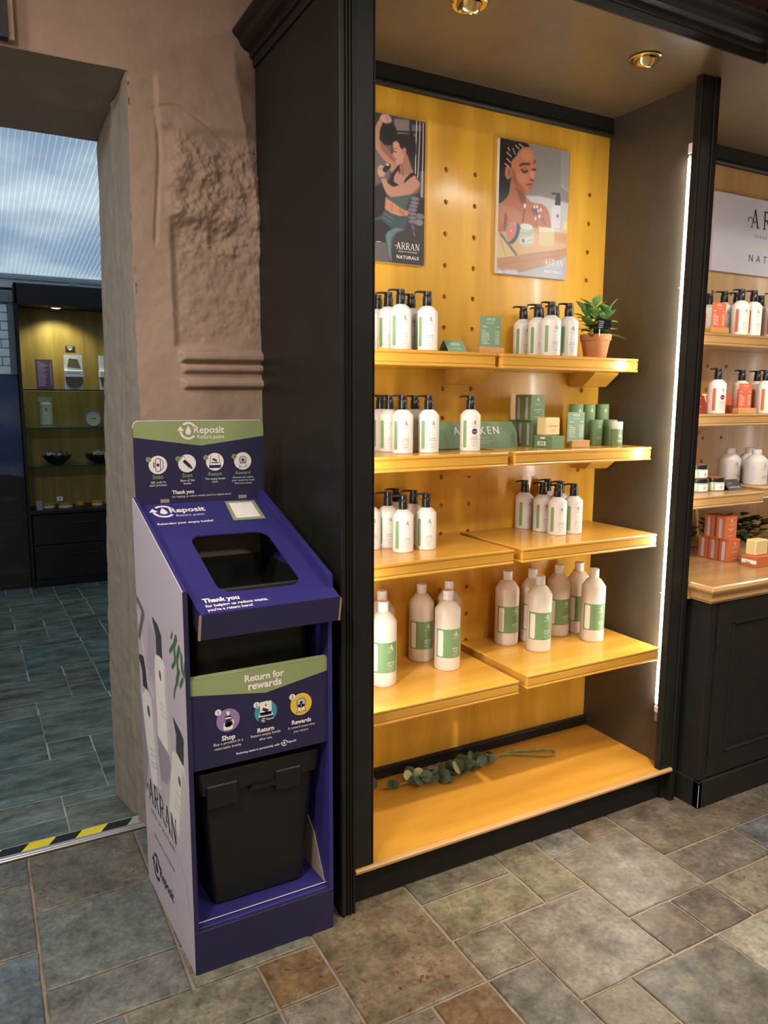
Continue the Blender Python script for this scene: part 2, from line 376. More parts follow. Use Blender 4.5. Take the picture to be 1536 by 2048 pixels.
def emblem(h):
    """the single swash A"""
    P, _ = glyphA(.2, True); return [[((a-.5)*h, b*h) for a, b in p] for p in P]
def shift(P, x, y): return [[(a+x, b+y) for a, b in p] for p in P]
def return_logo(r):
    """round arrow with a drop: polygons around 0,0"""
    P = polyline(arc(0, 0, r*.86, 130, 20, 12), r*.26)+polyline(arc(0, 0, r*.86, 185, 320, 14), r*.26)
    P.append([(-r*1.25, -r*.02), (-r*.47, -r*.02), (-r*.86, r*.55)])
    P.append([(0, r*.62), (-r*.2, r*.22), (-r*.33, -r*.1), (-r*.27, -r*.36), (0, -r*.48), (r*.27, -r*.36), (r*.33, -r*.1), (r*.2, r*.22)])
    return P
def polys_vf(P): 
    V, F = [], []
    for p in P: n = len(V); V += p; F.append(tuple(range(n, n+len(p))))
    return V, F
def join2(*a): return join(*a)
# ---- flat print painted on a fine vertex grid
def paint(ops, Wn, Hn, base):
    img = np.zeros((Hn, Wn, 3)); img[:] = base
    xs = (np.arange(Wn)+.0)/(Wn-1)*1000; ys = np.arange(Hn)/(Hn-1)*1000
    PX, PY = np.meshgrid(np.arange(Wn, dtype=float), np.arange(Hn, dtype=float))
    def inside(pts):
        p = np.array(pts, float); p[:, 0] *= (Wn-1)/1000; p[:, 1] *= (Hn-1)/1000; return poly_mask(p)
    def poly_mask(p):
        m = np.zeros((Hn, Wn), bool); n = len(p)
        for i in range(n):
            x1, y1 = p[i]; x2, y2 = p[(i+1) % n]
            if y1 == y2: continue
            c = ((y1 > PY) != (y2 > PY)) & (PX < (x2-x1)*(PY-y1)/(y2-y1)+x1); m ^= c
        return m.astype(float)
    def blur(m, s):
        r = int(max(0, round(s)))
        if r < 1: return m
        for _ in range(2):
            for ax in (0, 1):
                acc = np.zeros_like(m); 
                for d in range(-r, r+1):
                    acc += np.roll(m, d, ax)
                m = acc/(2*r+1)
        return m
    for o in ops:
        if o[0] == 'p': m = inside(o[1]); col, fe = o[2], o[3]
        elif o[0] == 'e':
            _, cx, cy, rx, ry, rot, col, fe = o
            k = (Wn-1)/1000; kk = (Hn-1)/1000; a = math.radians(rot); dx = PX-cx*k; dy = PY-cy*kk
            u = dx*math.cos(a)+dy*math.sin(a)*1.0; v = -dx*math.sin(a)+dy*math.cos(a)
            m = ((u/(rx*k+.4))**2+(v/(ry*kk+.4))**2 < 1).astype(float)
        else:
            _, pts, w, col, fe = o; p = np.array(pts, float); p[:, 0] *= (Wn-1)/1000; p[:, 1] *= (Hn-1)/1000; hw = max(.6, w/1000*(Wn-1)/2); m = np.zeros((Hn, Wn))
            for i in range(len(p)-1):
                a, b = p[i], p[i+1]; d = b-a; t = np.clip(((PX-a[0])*d[0]+(PY-a[1])*d[1])/(d@d+1e-9), 0, 1)
                m = np.maximum(m, np.clip(hw+.5-np.hypot(PX-a[0]-t*d[0], PY-a[1]-t*d[1]), 0, 1))
        m = blur(m, fe*Wn/1000*.8)[:, :, None]
        img = img*(1-m)+np.array(col, float)*m
    return img
def print_grid(name, img, f, m, parent, gain=1.0):
    Hn, Wn, _ = img.shape
    V = [f(i/(Wn-1), j/(Hn-1)) for j in range(Hn) for i in range(Wn)]
    inv = FR[parent.name]; R = np.array(inv); V = np.array(V) @ R[:3, :3].T+R[:3, 3]
    ii, jj = np.meshgrid(np.arange(Wn-1), np.arange(Hn-1)); a = (jj*Wn+ii).ravel()
    F = np.stack([a, a+1, a+Wn+1, a+Wn], 1)
    me = bpy.data.meshes.new(name); me.vertices.add(len(V)); me.vertices.foreach_set('co', V.astype(np.float32).ravel())
    me.loops.add(F.size); me.polygons.add(len(F)); me.loops.foreach_set('vertex_index', F.astype(np.int32).ravel())
    me.polygons.foreach_set('loop_start', np.arange(0, F.size, 4, dtype=np.int32)); me.update(calc_edges=True); me.validate()
    at = me.attributes.new('print', 'FLOAT_COLOR', 'POINT'); c = np.ones((Hn*Wn, 4), np.float32); c[:, :3] = np.clip(lin(img.reshape(-1, 3))*gain, 0, 1)
    at.data.foreach_set('color', c.ravel()); return link(name, me, m, parent)
# ---- flat print: shapes in thousandths of the sheet
P1=[["p",[[627,982],[812,999],[813,903],[637,878]],[142,130,128],8],["p",[[384,781],[601,805],[603,682],[581,573],[386,501]],[122,112,108],12],["p",[[386,501],[549,516],[542,299],[386,287]],[52,47,48],10],["e",560,879,105,79,0,[38,34,38],4],["p",[[807,998],[996,999],[995,613],[885,602],[813,903]],[46,42,48],3],["p",[[941,662],[994,667],[993,474],[935,497]],[125,112,108],5],["p",[[836,969],[949,972],[950,935],[836,924]],[110,104,120],2],["l",[[892,998],[889,874],[884,635]],10,[238,232,228],2],["l",[[934,992],[928,824],[913,610]],10,[225,215,212],2],["l",[[973,991],[972,775],[964,483]],10,[235,228,222],2],["e",870,900,11,10,0,[190,70,80],2],["l",[[665,902],[823,915]],15,[35,32,36],2],["p",[[814,595],[942,607],[935,486],[868,480]],[60,52,54],6],["p",[[384,844],[433,933],[482,980],[518,964],[496,935],[469,890],[460,826],[519,790],[611,737],[686,691],[686,669],[649,649],[603,613],[580,648],[548,677],[484,713],[438,750],[385,765]],[206,150,124],3],["p",[[465,827],[519,790],[611,737],[667,689],[630,690],[547,730],[483,765]],[170,112,90],6],["e",536,971,64,30,0,[226,176,160],3],["l",[[536,987],[563,964],[554,945]],8,[160,100,90],2],["l",[[572,991],[595,973]],7,[160,100,90],2],["e",838,809,52,81,0,[46,36,38],4],["p",[[615,838],[637,867],[692,887],[776,892],[842,877],[880,835],[886,776],[863,731],[787,755],[750,762],[740,793],[694,799],[665,833]],[46,36,36],3],["p",[[741,761],[787,760],[846,658],[884,635],[771,607],[705,612],[695,686],[751,719]],[188,130,106],4],["p",[[615,822],[656,838],[689,825],[698,799],[736,782],[755,752],[741,707],[695,680],[658,685],[644,708],[630,717],[625,732],[607,736],[622,764],[615,790]],[224,166,146],3],["e",752,777,22,25,0,[206,140,120],3],["l",[[622,767],[657,762]],9,[90,55,50],2],["l",[[622,780],[661,789]],6,[110,70,60],2],["l",[[634,718],[658,714]],9,[165,85,85],2],["p",[[658,645],[715,613],[865,633],[904,615],[772,564],[753,551],[688,537],[622,542],[631,588]],[208,152,130],4],["l",[[723,678],[738,615]],13,[150,98,78],5],["p",[[704,678],[667,667],[613,608],[578,557],[595,530],[660,531],[680,545],[627,561],[631,594],[686,653]],[44,42,44],2],["p",[[867,650],[827,635],[771,597],[737,554],[771,569],[818,601],[889,630]],[44,40,42],2],["p",[[483,564],[530,580],[567,539],[623,523],[697,541],[790,577],[865,621],[923,595],[943,569],[924,523],[829,487],[707,462],[596,449],[549,467],[512,507]],[212,156,130],3],["p",[[829,487],[941,558],[915,506],[754,467],[623,453]],[158,106,88],8],["e",486,615,44,40,0,[226,172,152],3],["l",[[457,625],[493,639]],6,[170,110,95],2],["l",[[480,574],[535,577]],10,[150,85,75],2],["l",[[525,629],[571,660]],48,[50,46,48],2],["e",557,666,18,6,0,[222,216,206],2],["p",[[536,445],[633,416],[755,377],[822,377],[794,335],[690,329],[597,339],[527,366]],[222,156,124],3],["l",[[610,403],[606,353]],13,[182,118,92],6],["l",[[690,371],[756,344]],19,[180,115,90],8],["p",[[542,459],[605,447],[829,487],[894,482],[831,375],[755,376],[633,416],[550,440]],[86,106,110],3],["p",[[830,482],[894,482],[831,375],[774,378]],[58,66,70],8],["p",[[527,363],[606,337],[700,327],[813,336],[871,270],[876,-16],[600,-32],[571,82],[538,179],[552,207],[616,234],[487,288],[386,271],[386,287],[486,311]],[78,94,100],3],["l",[[514,335],[616,305]],10,[110,128,135],2],["l",[[496,312],[607,277]],10,[105,122,130],2],["p",[[487,284],[616,234],[552,207],[538,168],[387,157],[386,265]],[58,54,56],4],["p",[[757,239],[813,332],[997,279],[998,-14],[610,-32],[605,84],[654,193]],[76,70,68],6],["p",[[536,184],[570,214],[654,246],[762,242],[663,214],[608,173],[599,95],[612,2],[576,44],[557,114]],[116,140,150],5],["p",[[892,476],[993,480],[990,368],[898,372]],[48,44,50],4],["e",882,465,53,12,0,[140,128,150],3],["e",878,437,53,12,0,[140,128,150],3],["e",864,411,53,12,0,[140,128,150],3],["e",855,385,53,12,0,[140,128,150],3],["e",851,357,53,12,0,[140,128,150],3],["e",856,330,53,12,0,[140,128,150],3],["e",861,302,53,12,0,[140,128,150],3],["e",947,347,50,19,0,[138,136,112],3],["e",938,303,48,22,0,[150,140,155],4],["l",[[852,274],[872,253]],15,[150,140,150],2],["l",[[872,231],[882,209]],11,[150,140,150],2],["p",[[387,124],[543,135],[593,-5],[388,-12]],[116,108,110],6],["l",[[433,133],[478,136]],9,[224,204,192],2]]
P2=[["p",[[15,1001],[1014,1003],[1036,-20],[-27,-36]],[152,144,140],2],["p",[[866,1000],[1014,1003],[1006,689],[869,742]],[165,157,156],4],["p",[[-103,988],[135,1007],[162,700],[135,586],[28,522],[-81,520]],[54,57,56],6],["p",[[366,611],[589,623],[1021,607],[1023,363],[683,380],[438,557]],[208,208,212],8],["p",[[873,747],[1005,701],[1007,685],[874,726]],[182,176,172],4],["p",[[-103,1000],[374,999],[417,973],[309,956],[257,933],[230,892],[169,854],[162,799],[80,794],[-92,746]],[44,42,40],3],["p",[[158,708],[243,664],[350,630],[378,600],[437,573],[530,565],[608,567],[680,545],[722,507],[751,427],[758,385],[574,372],[296,371],[112,313],[-71,291],[-36,484],[106,564],[150,620]],[194,122,94],4],["p",[[14,508],[229,507],[337,451],[310,392],[111,337],[11,409]],[208,138,108],20],["p",[[89,463],[128,434],[111,337],[74,334]],[150,92,74],10],["p",[[220,666],[350,632],[377,586],[363,538],[301,553],[260,610]],[146,92,74],12],["p",[[308,960],[405,975],[448,953],[486,907],[497,868],[501,821],[488,775],[496,760],[474,741],[469,705],[463,680],[449,663],[433,640],[388,629],[327,632],[242,666],[181,704],[155,778],[160,834],[226,892]],[210,134,98],3],["p",[[181,704],[242,666],[327,632],[388,629],[325,668],[255,709],[199,783],[161,802]],[172,104,78],12],["e",371,911,83,39,0,[226,152,116],14],["e",310,738,75,36,0,[224,146,108],16],["e",119,758,40,49,0,[208,138,112],3],["e",130,760,16,27,0,[160,98,80],6],["l",[[109,938],[132,919]],14,[222,176,156],2],["l",[[176,938],[207,902]],14,[222,176,156],2],["l",[[211,965],[257,946]],14,[222,176,156],2],["l",[[97,902],[157,877]],14,[222,176,156],2],["l",[[99,857],[152,833]],14,[222,176,156],2],["l",[[262,980],[316,964]],14,[222,176,156],2],["l",[[72,817],[116,806]],14,[222,176,156],2],["l",[[278,825],[330,843],[413,847]],21,[76,48,40],3],["l",[[475,861],[492,884]],14,[76,48,40],3],["e",355,808,39,16,0,[190,114,94],6],["l",[[303,797],[341,780],[390,794]],18,[52,38,40],3],["l",[[453,812],[501,816]],16,[52,38,40],3],["e",457,776,26,25,0,[234,164,134],8],["l",[[424,733],[477,730]],16,[120,66,54],4],["e",432,690,35,11,0,[196,110,108],5],["l",[[377,692],[460,705]],10,[104,52,50],3],["l",[[409,665],[450,670]],10,[150,92,72],5],["e",518,511,54,33,0,[134,92,82],14],["e",501,536,15,12,0,[242,228,234],4],["e",540,539,15,12,0,[242,228,234],4],["e",557,512,15,12,0,[242,228,234],4],["e",575,470,15,12,0,[242,228,234],4],["e",526,450,15,12,0,[242,228,234],4],["e",595,521,15,12,0,[242,228,234],4],["e",365,532,17,18,0,[244,232,240],4],["l",[[364,510],[340,399]],10,[92,62,62],3],["l",[[548,525],[533,389]],6,[110,78,76],3],["l",[[623,458],[665,420]],24,[130,100,98],8],["p",[[750,542],[766,564],[804,584],[880,591],[919,577],[928,557],[920,339],[879,322],[807,321],[759,344]],[228,225,231],3],["p",[[884,587],[919,577],[928,557],[920,339],[887,324]],[205,200,210],8],["p",[[800,641],[877,657],[883,578],[799,575]],[72,72,74],2],["p",[[808,667],[867,675],[869,647],[814,642]],[76,76,76],2],["l",[[751,659],[823,661]],19,[70,70,72],2],["e",844,494,16,13,0,[120,118,124],3],["l",[[805,462],[885,468]],5,[190,186,192],2],["l",[[802,391],[882,395]],6,[165,160,168],2],["l",[[803,368],[884,372]],6,[180,176,182],2],["l",[[813,344],[861,346]],6,[180,176,182],2],["e",983,407,51,71,0,[240,214,128],4],["e",961,426,24,33,0,[250,232,160],10],["p",[[-28,302],[119,321],[495,378],[1023,363],[1014,261],[910,237],[271,149],[34,93],[-23,207]],[230,186,140],4],["p",[[496,370],[1023,363],[1012,286],[609,308]],[222,164,116],10],["p",[[-28,302],[46,300],[263,149],[26,93],[-18,94]],[230,202,148],4],["l",[[39,297],[263,157]],30,[122,116,106],4],["l",[[41,257],[113,139]],16,[205,172,120],6],["p",[[-19,110],[278,150],[562,180],[910,237],[1015,248],[1015,193],[702,101],[315,37],[59,22],[-16,54]],[202,152,118],4],["l",[[43,61],[311,107],[913,191]],8,[178,128,98],4],["l",[[554,179],[566,122]],5,[178,128,98],3],["p",[[573,387],[802,389],[808,259],[589,249]],[228,208,164],4],["p",[[568,391],[802,396],[804,365],[590,355]],[242,232,204],4],["e",396,299,123,76,0,[202,214,192],4],["e",397,378,90,22,0,[228,236,226],4],["l",[[299,326],[406,324],[505,350]],10,[170,190,165],4],["p",[[310,286],[501,313],[497,258],[320,242]],[228,228,220],3],["e",357,269,18,14,0,[122,128,122],3],["l",[[417,270],[486,283]],11,[180,182,176],4],["e",224,311,62,87,-28,[92,96,98],3],["e",182,322,61,83,-28,[178,172,184],3],["e",186,323,43,60,-28,[242,132,106],4],["e",182,330,10,6,0,[255,225,210],3],["p",[[-61,71],[59,25],[316,24],[702,100],[1019,196],[1039,-63],[-56,-38]],[196,197,212],6],["p",[[-58,3],[59,25],[105,-4],[-57,-13]],[235,236,245],6],["p",[[89,28],[277,39],[302,7],[135,-2]],[222,222,232],10]]
P3=[["p",[[-3099,858],[2342,1100],[2272,245],[-6509,-2595]],[166,159,170],2],["p",[[-153,483],[59,502],[149,373],[50,252],[-291,189]],[128,122,134],14],["p",[[261,755],[434,748],[354,600],[204,620]],[150,144,156],14],["l",[[53,711],[187,579],[319,567]],25,[196,190,198],10],["l",[[97,365],[516,290],[881,226],[929,145]],18,[142,136,150],8],["l",[[-285,-39],[86,-20],[495,-14]],18,[146,140,154],8],["l",[[551,151],[715,43],[925,3]],14,[150,144,158],8],["l",[[358,553],[482,428]],14,[146,140,152],8],["l",[[-28,752],[165,746],[30,659]],54,[98,84,88],8],["p",[[373,478],[607,491],[695,464],[574,397],[418,369]],[134,128,140],8],["p",[[361,782],[484,789],[558,778],[557,711],[433,702],[434,748]],[54,54,60],2],["p",[[404,694],[496,712],[576,718],[631,706],[663,494],[544,485],[395,481],[383,650]],[204,201,199],2],["p",[[583,705],[631,706],[663,494],[606,490]],[176,172,172],3],["p",[[-14,606],[122,625],[156,604],[195,552],[75,539],[68,578],[-17,600]],[48,48,54],2],["p",[[37,509],[151,549],[258,549],[303,526],[429,352],[413,343],[208,311],[109,392],[36,483]],[202,199,200],2],["p",[[265,545],[303,526],[429,352],[339,333]],[172,168,172],3],["p",[[729,620],[875,619],[930,614],[914,538],[771,534],[788,585],[744,610]],[50,52,54],2],["p",[[690,517],[776,537],[928,539],[935,504],[831,301],[667,319],[577,335],[654,457]],[196,193,189],2],["p",[[882,525],[935,504],[831,301],[766,307]],[170,166,164],3],["l",[[860,852],[814,819],[821,786]],40,[58,92,58],2],["l",[[909,840],[861,799],[868,766]],36,[58,92,58],2],["l",[[793,813],[727,781]],29,[58,92,58],2],["l",[[941,831],[953,791]],40,[58,92,58],2],["l",[[818,778],[761,751]],29,[58,92,58],2],["l",[[889,777],[840,734]],40,[58,92,58],2],["l",[[958,776],[902,741]],29,[58,92,58],2],["l",[[840,734],[792,699],[778,680]],25,[58,92,58],2],["l",[[1008,829],[978,786]],25,[58,92,58],2],["l",[[760,823],[785,842]],22,[58,92,58],2],["e",498,663,22,11,0,[90,88,92],2],["e",191,498,30,13,0,[80,78,84],2],["e",819,473,23,11,0,[78,78,80],2],["l",[[478,588],[563,595]],7,[150,147,150],1],["l",[[482,574],[575,582]],7,[150,147,150],1],["l",[[489,561],[574,570]],7,[150,147,150],1],["l",[[183,399],[291,415]],7,[150,147,150],1],["l",[[191,385],[299,402]],7,[150,147,150],1],["l",[[193,365],[329,387]],7,[150,147,150],1],["l",[[198,356],[334,378]],7,[150,147,150],1],["l",[[740,426],[835,431]],7,[150,147,150],1],["l",[[711,393],[825,401]],7,[150,147,150],1],["l",[[706,378],[821,386]],7,[150,147,150],1]]
# ================================================================== THE ROOM
def sbox(name, b, m, parent=None):
    o = mk(name, box(*b), m, parent)
    if parent is None: struct(o)
    return o
YW = 2.47                                                    # face of the doorway wall
floor = sbox('floor', (-1.6, 4.4, -2.9, 2.60, -.12, -.006), M['grout'])
FR[floor.name] = Matrix.Identity(4)
def tile(x0, x1, y0, y1, col, rust, parent, m, gap=.0042, jit=.0019, top=0., th=.012, n=3):
    def edge(a, b, k):
        return [(a[0]+(b[0]-a[0])*i/k+random.uniform(-jit, jit), a[1]+(b[1]-a[1])*i/k+random.uniform(-jit, jit)) for i in range(k)]
    x0 += gap; x1 -= gap; y0 += gap; y1 -= gap
    c = [(x0, y0), (x1, y0), (x1, y1), (x0, y1)]
    p = sum((edge(c[i], c[(i+1) % 4], n) for i in range(4)), [])
    cx, cy = (x0+x1)/2, (y0+y1)/2; k = len(p); hz = top+random.uniform(-.0009, .0009) if jit else top
    def ins(q, d): 
        v = Vector((q[0]-cx, q[1]-cy)); l = v.length; return (cx+v.x*(1-d/l), cy+v.y*(1-d/l))
    V = [(*q, hz-th) for q in p]+[(*q, hz-.0028 if jit else hz-.0006) for q in p]+[(*ins(q, .004), hz) for q in p]
    F = [tuple(range(2*k, 3*k))]
    for r in (0, 1): F += [(r*k+i, r*k+(i+1) % k, (r+1)*k+(i+1) % k, (r+1)*k+i) for i in range(k)]
    o = mk('slate_tile' if jit else 'floor_tile', (V, F), m, parent)
    o.color = (*[float(v) for v in lin(col)], rust); return o
GX = [.064+.1697*k for k in range(-8, 26)]; GY = [1.415+.1675*j for j in range(-14, 7)]
gx = lambda k: .064+.1697*k+(.004 if k > 5 else 0); gy = lambda j: 1.415+.1675*j
S1, S2, S3, S4, S5, S6 = (112, 109, 102), (116, 111, 101), (104, 105, 101), (116, 92, 62), (116, 112, 98), (98, 101, 102)
TI = [(4, 6, 0, 3, (120, 106, 84), .55), (6, 8, 1, 2, (120, 113, 90), .25), (6, 8, 2, 3, (112, 108, 92), .4), (8, 9, 1, 3, (118, 112, 92), .3), (9, 10, 2, 3, S1, .2), (10, 11, 2, 3, (112, 100, 84), .3),
      (9, 11, 0, 2, S2, .05), (11, 15, 1, 3, (104, 96, 84), .45), (11, 13, 0, 1, (106, 100, 92), .15), (13, 15, -1, 1, S6, .05), (10, 11, -1, 0, (96, 90, 82), .2), (9, 10, -1, 0, (98, 92, 82), .3),
      (7, 9, -1, 1, (118, 112, 102), .08), (6, 7, 0, 1, (120, 114, 98), .15), (6, 7, -2, 0, (104, 102, 94), .12), (5, 6, -1, 0, (110, 88, 62), .7), (4, 5, -1, 0, (114, 106, 92), .3), (7, 8, -2, -1, (114, 108, 92), .2),
      (8, 10, -3, -1, (104, 102, 94), .1), (10, 12, -2, -1, (140, 137, 122), .0), (11, 13, -2, 0, S6, .0),
      (3, 4, 1, 2, (108, 86, 60), .6), (2, 4, 2, 3, (112, 108, 94), .35), (1, 3, 1, 2, (110, 106, 90), .3), (3, 4, 0, 1, (110, 104, 92), .25), (1, 3, 0, 1, (100, 98, 90), .2),
      (0, 2, 2, 3, (98, 98, 92), .12), (0, 2, 3, 5, (96, 100, 94), .15), (0, 2, 5, 7, (96, 94, 84), .35), (-2, 0, 4, 6, (96, 98, 92), .1), (-2, 0, 6, 7, (90, 92, 88), .1), (-1, 0, 2, 4, (84, 94, 98), .0),
      (0, 1, 0, 2, (88, 94, 96), .05), (-2, 0, 0, 2, (92, 96, 96), .1), (-2, -1, 2, 4, (96, 98, 92), .2)]
occ = {}
def place(a, b, c, d, col, rust):
    if b <= 4: col = tuple(min(255, v*1.13) for v in col)  # left tiles lightened in colour in place of more light there
    tile(gx(a), gx(b), gy(c), min(gy(d), 2.565), col, rust, floor, M['slate'])
    for i in range(a, b):
        for j in range(c, d): occ[i, j] = 1
for t in TI:
    if (t[0], t[2]) in occ and t[:4] == (11, 13, -2, 0): continue
    place(*t)
palette = [S1, S2, S3, S5, S6, (104, 96, 84)]
for j in range(-9, 7):
    for i in range(-6, 22):
        if (i, j) in occ: continue
        for w, h in ((2, 2), (2, 1), (1, 2), (1, 1)):
            if random.random() < .45 and (w, h) != (1, 1): continue
            if all((i+a, j+b) not in occ for a in range(w) for b in range(h)) and j+h <= 7:
                place(i, i+w, j, j+h, random.choice(palette), random.choice((.05, .1, .2, .4))); break
# ---- annex floor behind the doorway
floor2 = sbox('floor.001', (-2.3, 2.6, 2.60, 7.3, -.12, -.0012), M['grout2'])
FR[floor2.name] = Matrix.Identity(4)
def ax(x, y): return x-.018*(y-2.93)
AT = []
for p in range(-1, 4):
    y = 2.93+1.0135*p
    AT += [(-.14, .375, y, y+.336), (.20, .375, y+.336, y+.51), (-.14, .20, y+.336, y+.85), (-.14, .20, y+.85, y+1.0135), (.20, .54, y+.51, y+.93), (.20, .54, y+.93, y+1.0135), (.375, .54, y, y+.51), (.54, .71, y, y+.51), (.54, .71, y+.51, y+1.0135), (.71, 1.05, y, y+.336), (.71, .88, y+.336, y+1.0135), (.88, 1.05, y+.336, y+1.0135), (-.48, -.14, y, y+.51), (-.48, -.14, y+.51, y+1.0135), (-.82, -.48, y, y+1.0135), (1.05, 1.39, y, y+.68), (1.05, 1.39, y+.68, y+1.0135)]
teal = [(84, 97, 91), (75, 88, 84), (90, 98, 92), (79, 95, 91), (86, 94, 86)]
for x0, x1, y0, y1 in AT:
    y0 = max(y0, 2.655); y1 = min(y1, 7.2)
    if y1-y0 < .03: continue
    ym = (y0+y1)/2
    tile(ax(x0, ym), ax(x1, ym), y0, y1, random.choice(teal), 0., floor2, M['vinyl'], gap=.0022, jit=0., th=.003, n=1)
# ---- doorway wall: painted rubble stone as one relief surface
def fbm(x, y, s, seed, oct=4):
    r = np.random.default_rng(seed); out = np.zeros_like(x); amp = 1.
    for o in range(oct):
        f = s*2**o; t = r.random((64, 64)); u = (x*f) % 64; v = (y*f) % 64
        iu = u.astype(int) % 64; iv = v.astype(int) % 64; fu = u-np.floor(u); fv = v-np.floor(v); fu = fu*fu*(3-2*fu); fv = fv*fv*(3-2*fv)
        a = t[iu, iv]; b = t[(iu+1) % 64, iv]; c = t[iu, (iv+1) % 64]; d = t[(iu+1) % 64, (iv+1) % 64]
        out += amp*((a*(1-fu)+b*fu)*(1-fv)+(c*(1-fu)+d*fu)*fv-.5); amp *= .52
    return out
def sm(e0, e1, x): t = np.clip((x-e0)/(e1-e0), 0, 1); return t*t*(3-2*t)
def relief(X, Z):
    """distance the stone stands proud of the wall face"""
    band = sm(.575, .60, X+.012*fbm(X*0, Z, 3., 5))
    rough = sm(.565, .63, X+.05*fbm(X, Z, 6., 6))*sm(1.66, 1.72, Z)*(1-sm(2.24, 2.36, Z+.08*fbm(X, Z, 7., 7)))*(.38+.62*sm(1.93, 2.06, Z+.1*fbm(X, Z, 5., 9)))
    n1 = fbm(X, Z, 9., 11); n2 = fbm(X, Z, 30., 12); n3 = fbm(X, Z, 4., 13)
    p = .010*n3+.0035*n2*.4+.002
    p += rough*(.024*n1+.011*n2+.004*fbm(X, Z, 70., 14)+.010*fbm(X*.5, Z*1.6, 12., 15)+.012*sm(2.02, 2.08, Z))
    p -= band*.016*sm(1.655, 1.675, Z)*(1-sm(2.03, 2.07, Z))*(1-sm(.62, .80, X))
    for zc, h, w in ((1.636, .022, .017), (1.598, .017, .013), (1.548, .018, .014)):
        p += h*np.exp(-((Z-zc-.012*(X-.74))/w)**4)*sm(.592, .612, X+.01*fbm(X, Z, 30., int(zc*100)))
    p -= .010*np.exp(-((Z-1.617-.012*(X-.74))/.005)**2)*sm(.6, .62, X)
    # plastered block near the lintel, vertical seam, cracks
    p += .010*sm(.545, .56, X)*sm(2.30, 2.335, Z-.10*(X-.6))*(1-sm(2.44, 2.5, Z))
    p -= .006*np.exp(-((X-.545-.01*np.sin(Z*9))/.006)**2)*sm(1.95, 2.0, Z)*(1-sm(2.33, 2.36, Z))
    p -= .005*np.exp(-((Z-2.332-.05*np.sin(X*13))/.005)**2)*sm(.53, .56, X)
    # the corner facet beside the black cabinet
    xe = .80+.065*(1-sm(2.05, 2.62, Z)); d = np.clip(X-xe, 0, 1)
    p -= d*.55*sm(1.95, 2.15, Z)+.004*n2*(d > 0)
    return np.where(Z > 2.46, p*(.25+.75*sm(.5, .62, X)*(1-sm(2.5, 2.62, Z))), p)
def grid_mesh(name, V, nx, nz, m, hole=None):
    a = np.array([[j*nx+i for i in range(nx-1)] for j in range(nz-1)]).ravel(); F = np.stack([a, a+1, a+nx+1, a+nx], 1)
    if hole is not None: F = F[~hole.ravel()]
    me = bpy.data.meshes.new(name); me.from_pydata(V.tolist(), [], F.tolist()); me.update()
    o = link(name, me, m); me.polygons.foreach_set('use_smooth', [True]*len(me.polygons)); return o
xs = np.linspace(.466, .90, 150); zs = np.linspace(0, 2.46, 700)
X, Z = np.meshgrid(xs, zs); edge = .004*fbm(Z, X*0, 6., 3)*(X < .47)+.0035*fbm(Z, X*0, 40., 4)*(X < .47)
V = np.stack([X+edge, YW-relief(X, Z), Z], 2).reshape(-1, 3)
wall = struct(grid_mesh('wall_back', V, 150, 700, M['plaster']))
xs = np.linspace(-1.6, .90, 300); zs = np.linspace(2.46, 3.06, 110); X, Z = np.meshgrid(xs, zs)
V = np.stack([X, YW-relief(X, Z), Z], 2).reshape(-1, 3)
FR[wall.name] = Matrix.Identity(4)
o = grid_mesh('lintel_face', V, 300, 110, M['plaster']); o.parent = wall
# splayed jamb and soffit of the opening (the wall is .38 thick)
s = np.linspace(0, 1, 50); zs = np.linspace(0, 2.46, 420); S, Z = np.meshgrid(s, zs)
XB = .388+.047*sm(.2, 2.5, Z); jx = .466*(1-S)+XB*S+.010*fbm(S, Z, 4., 21)*np.sin(math.pi*np.clip(S, 0, 1))+.0035*fbm(S*2, Z*3, 8., 22)-.02*np.exp(-((S-.42-.03*fbm(Z*0, Z, 2., 8))/.03)**2)*.25
jx = np.where(S == 0, .466+.004*fbm(Z, Z*0, 6., 3)+.0035*fbm(Z, Z*0, 40., 4), jx)
ly = YW+.38*S-np.where(S == 0, relief(np.full_like(Z, .466), Z), 0)
zt = np.minimum(Z, 2.46-.10*S)
jy = ly+.012*fbm(Z, S*0, 3., 23)*(S > .9)
o = grid_mesh('door_jamb', np.stack([jx, jy, zt], 2).reshape(-1, 3), 50, 420, M['jamb']); o.parent = wall
xs = np.linspace(-1.6, .44, 120); X, S = np.meshgrid(xs, np.linspace(0, 1, 24))
zz = 2.462-.10*S+.004*fbm(X, S, 5., 31); xx = X+np.where(X > .43, .03*(1-S), 0)
o = grid_mesh('lintel_soffit', np.stack([xx, YW-.001+.38*S, zz], 2).reshape(-1, 3), 120, 24, M['jamb']); o.parent = wall
mk('wall_core', join(box(.50, .905, YW+.07, 2.86, 0, 3.06), box(-1.6, .52, YW+.05, 2.86, 2.475, 3.06), box(-1.6, -1.0, YW, 2.86, 0, 2.48), box(.44, .6, 2.80, 2.86, 2.36, 3.06), box(.478, .6, 2.5, 2.86, 0, 2.47), box(.445, .5, 2.70, 2.86, 0, 2.47)), M['jamb'], wall)
sbox('wall_back.001', (.90, 4.5, 2.44, 2.60, 0, 3.06), M['plaster'])
sbox('wall_left', (-1.75, -1.6, -2.9, 2.9, 0, 3.06), M['plaster'])
sbox('wall_right', (4.4, 4.55, -2.9, 2.6, 0, 3.06), M['plaster'])
sbox('wall_front', (-1.75, 4.55, -3.05, -2.9, 0, 3.06), M['plaster'])
sbox('ceiling', (-1.75, 4.55, -3.05, 2.86, 3.05, 3.2), M['ceil'])
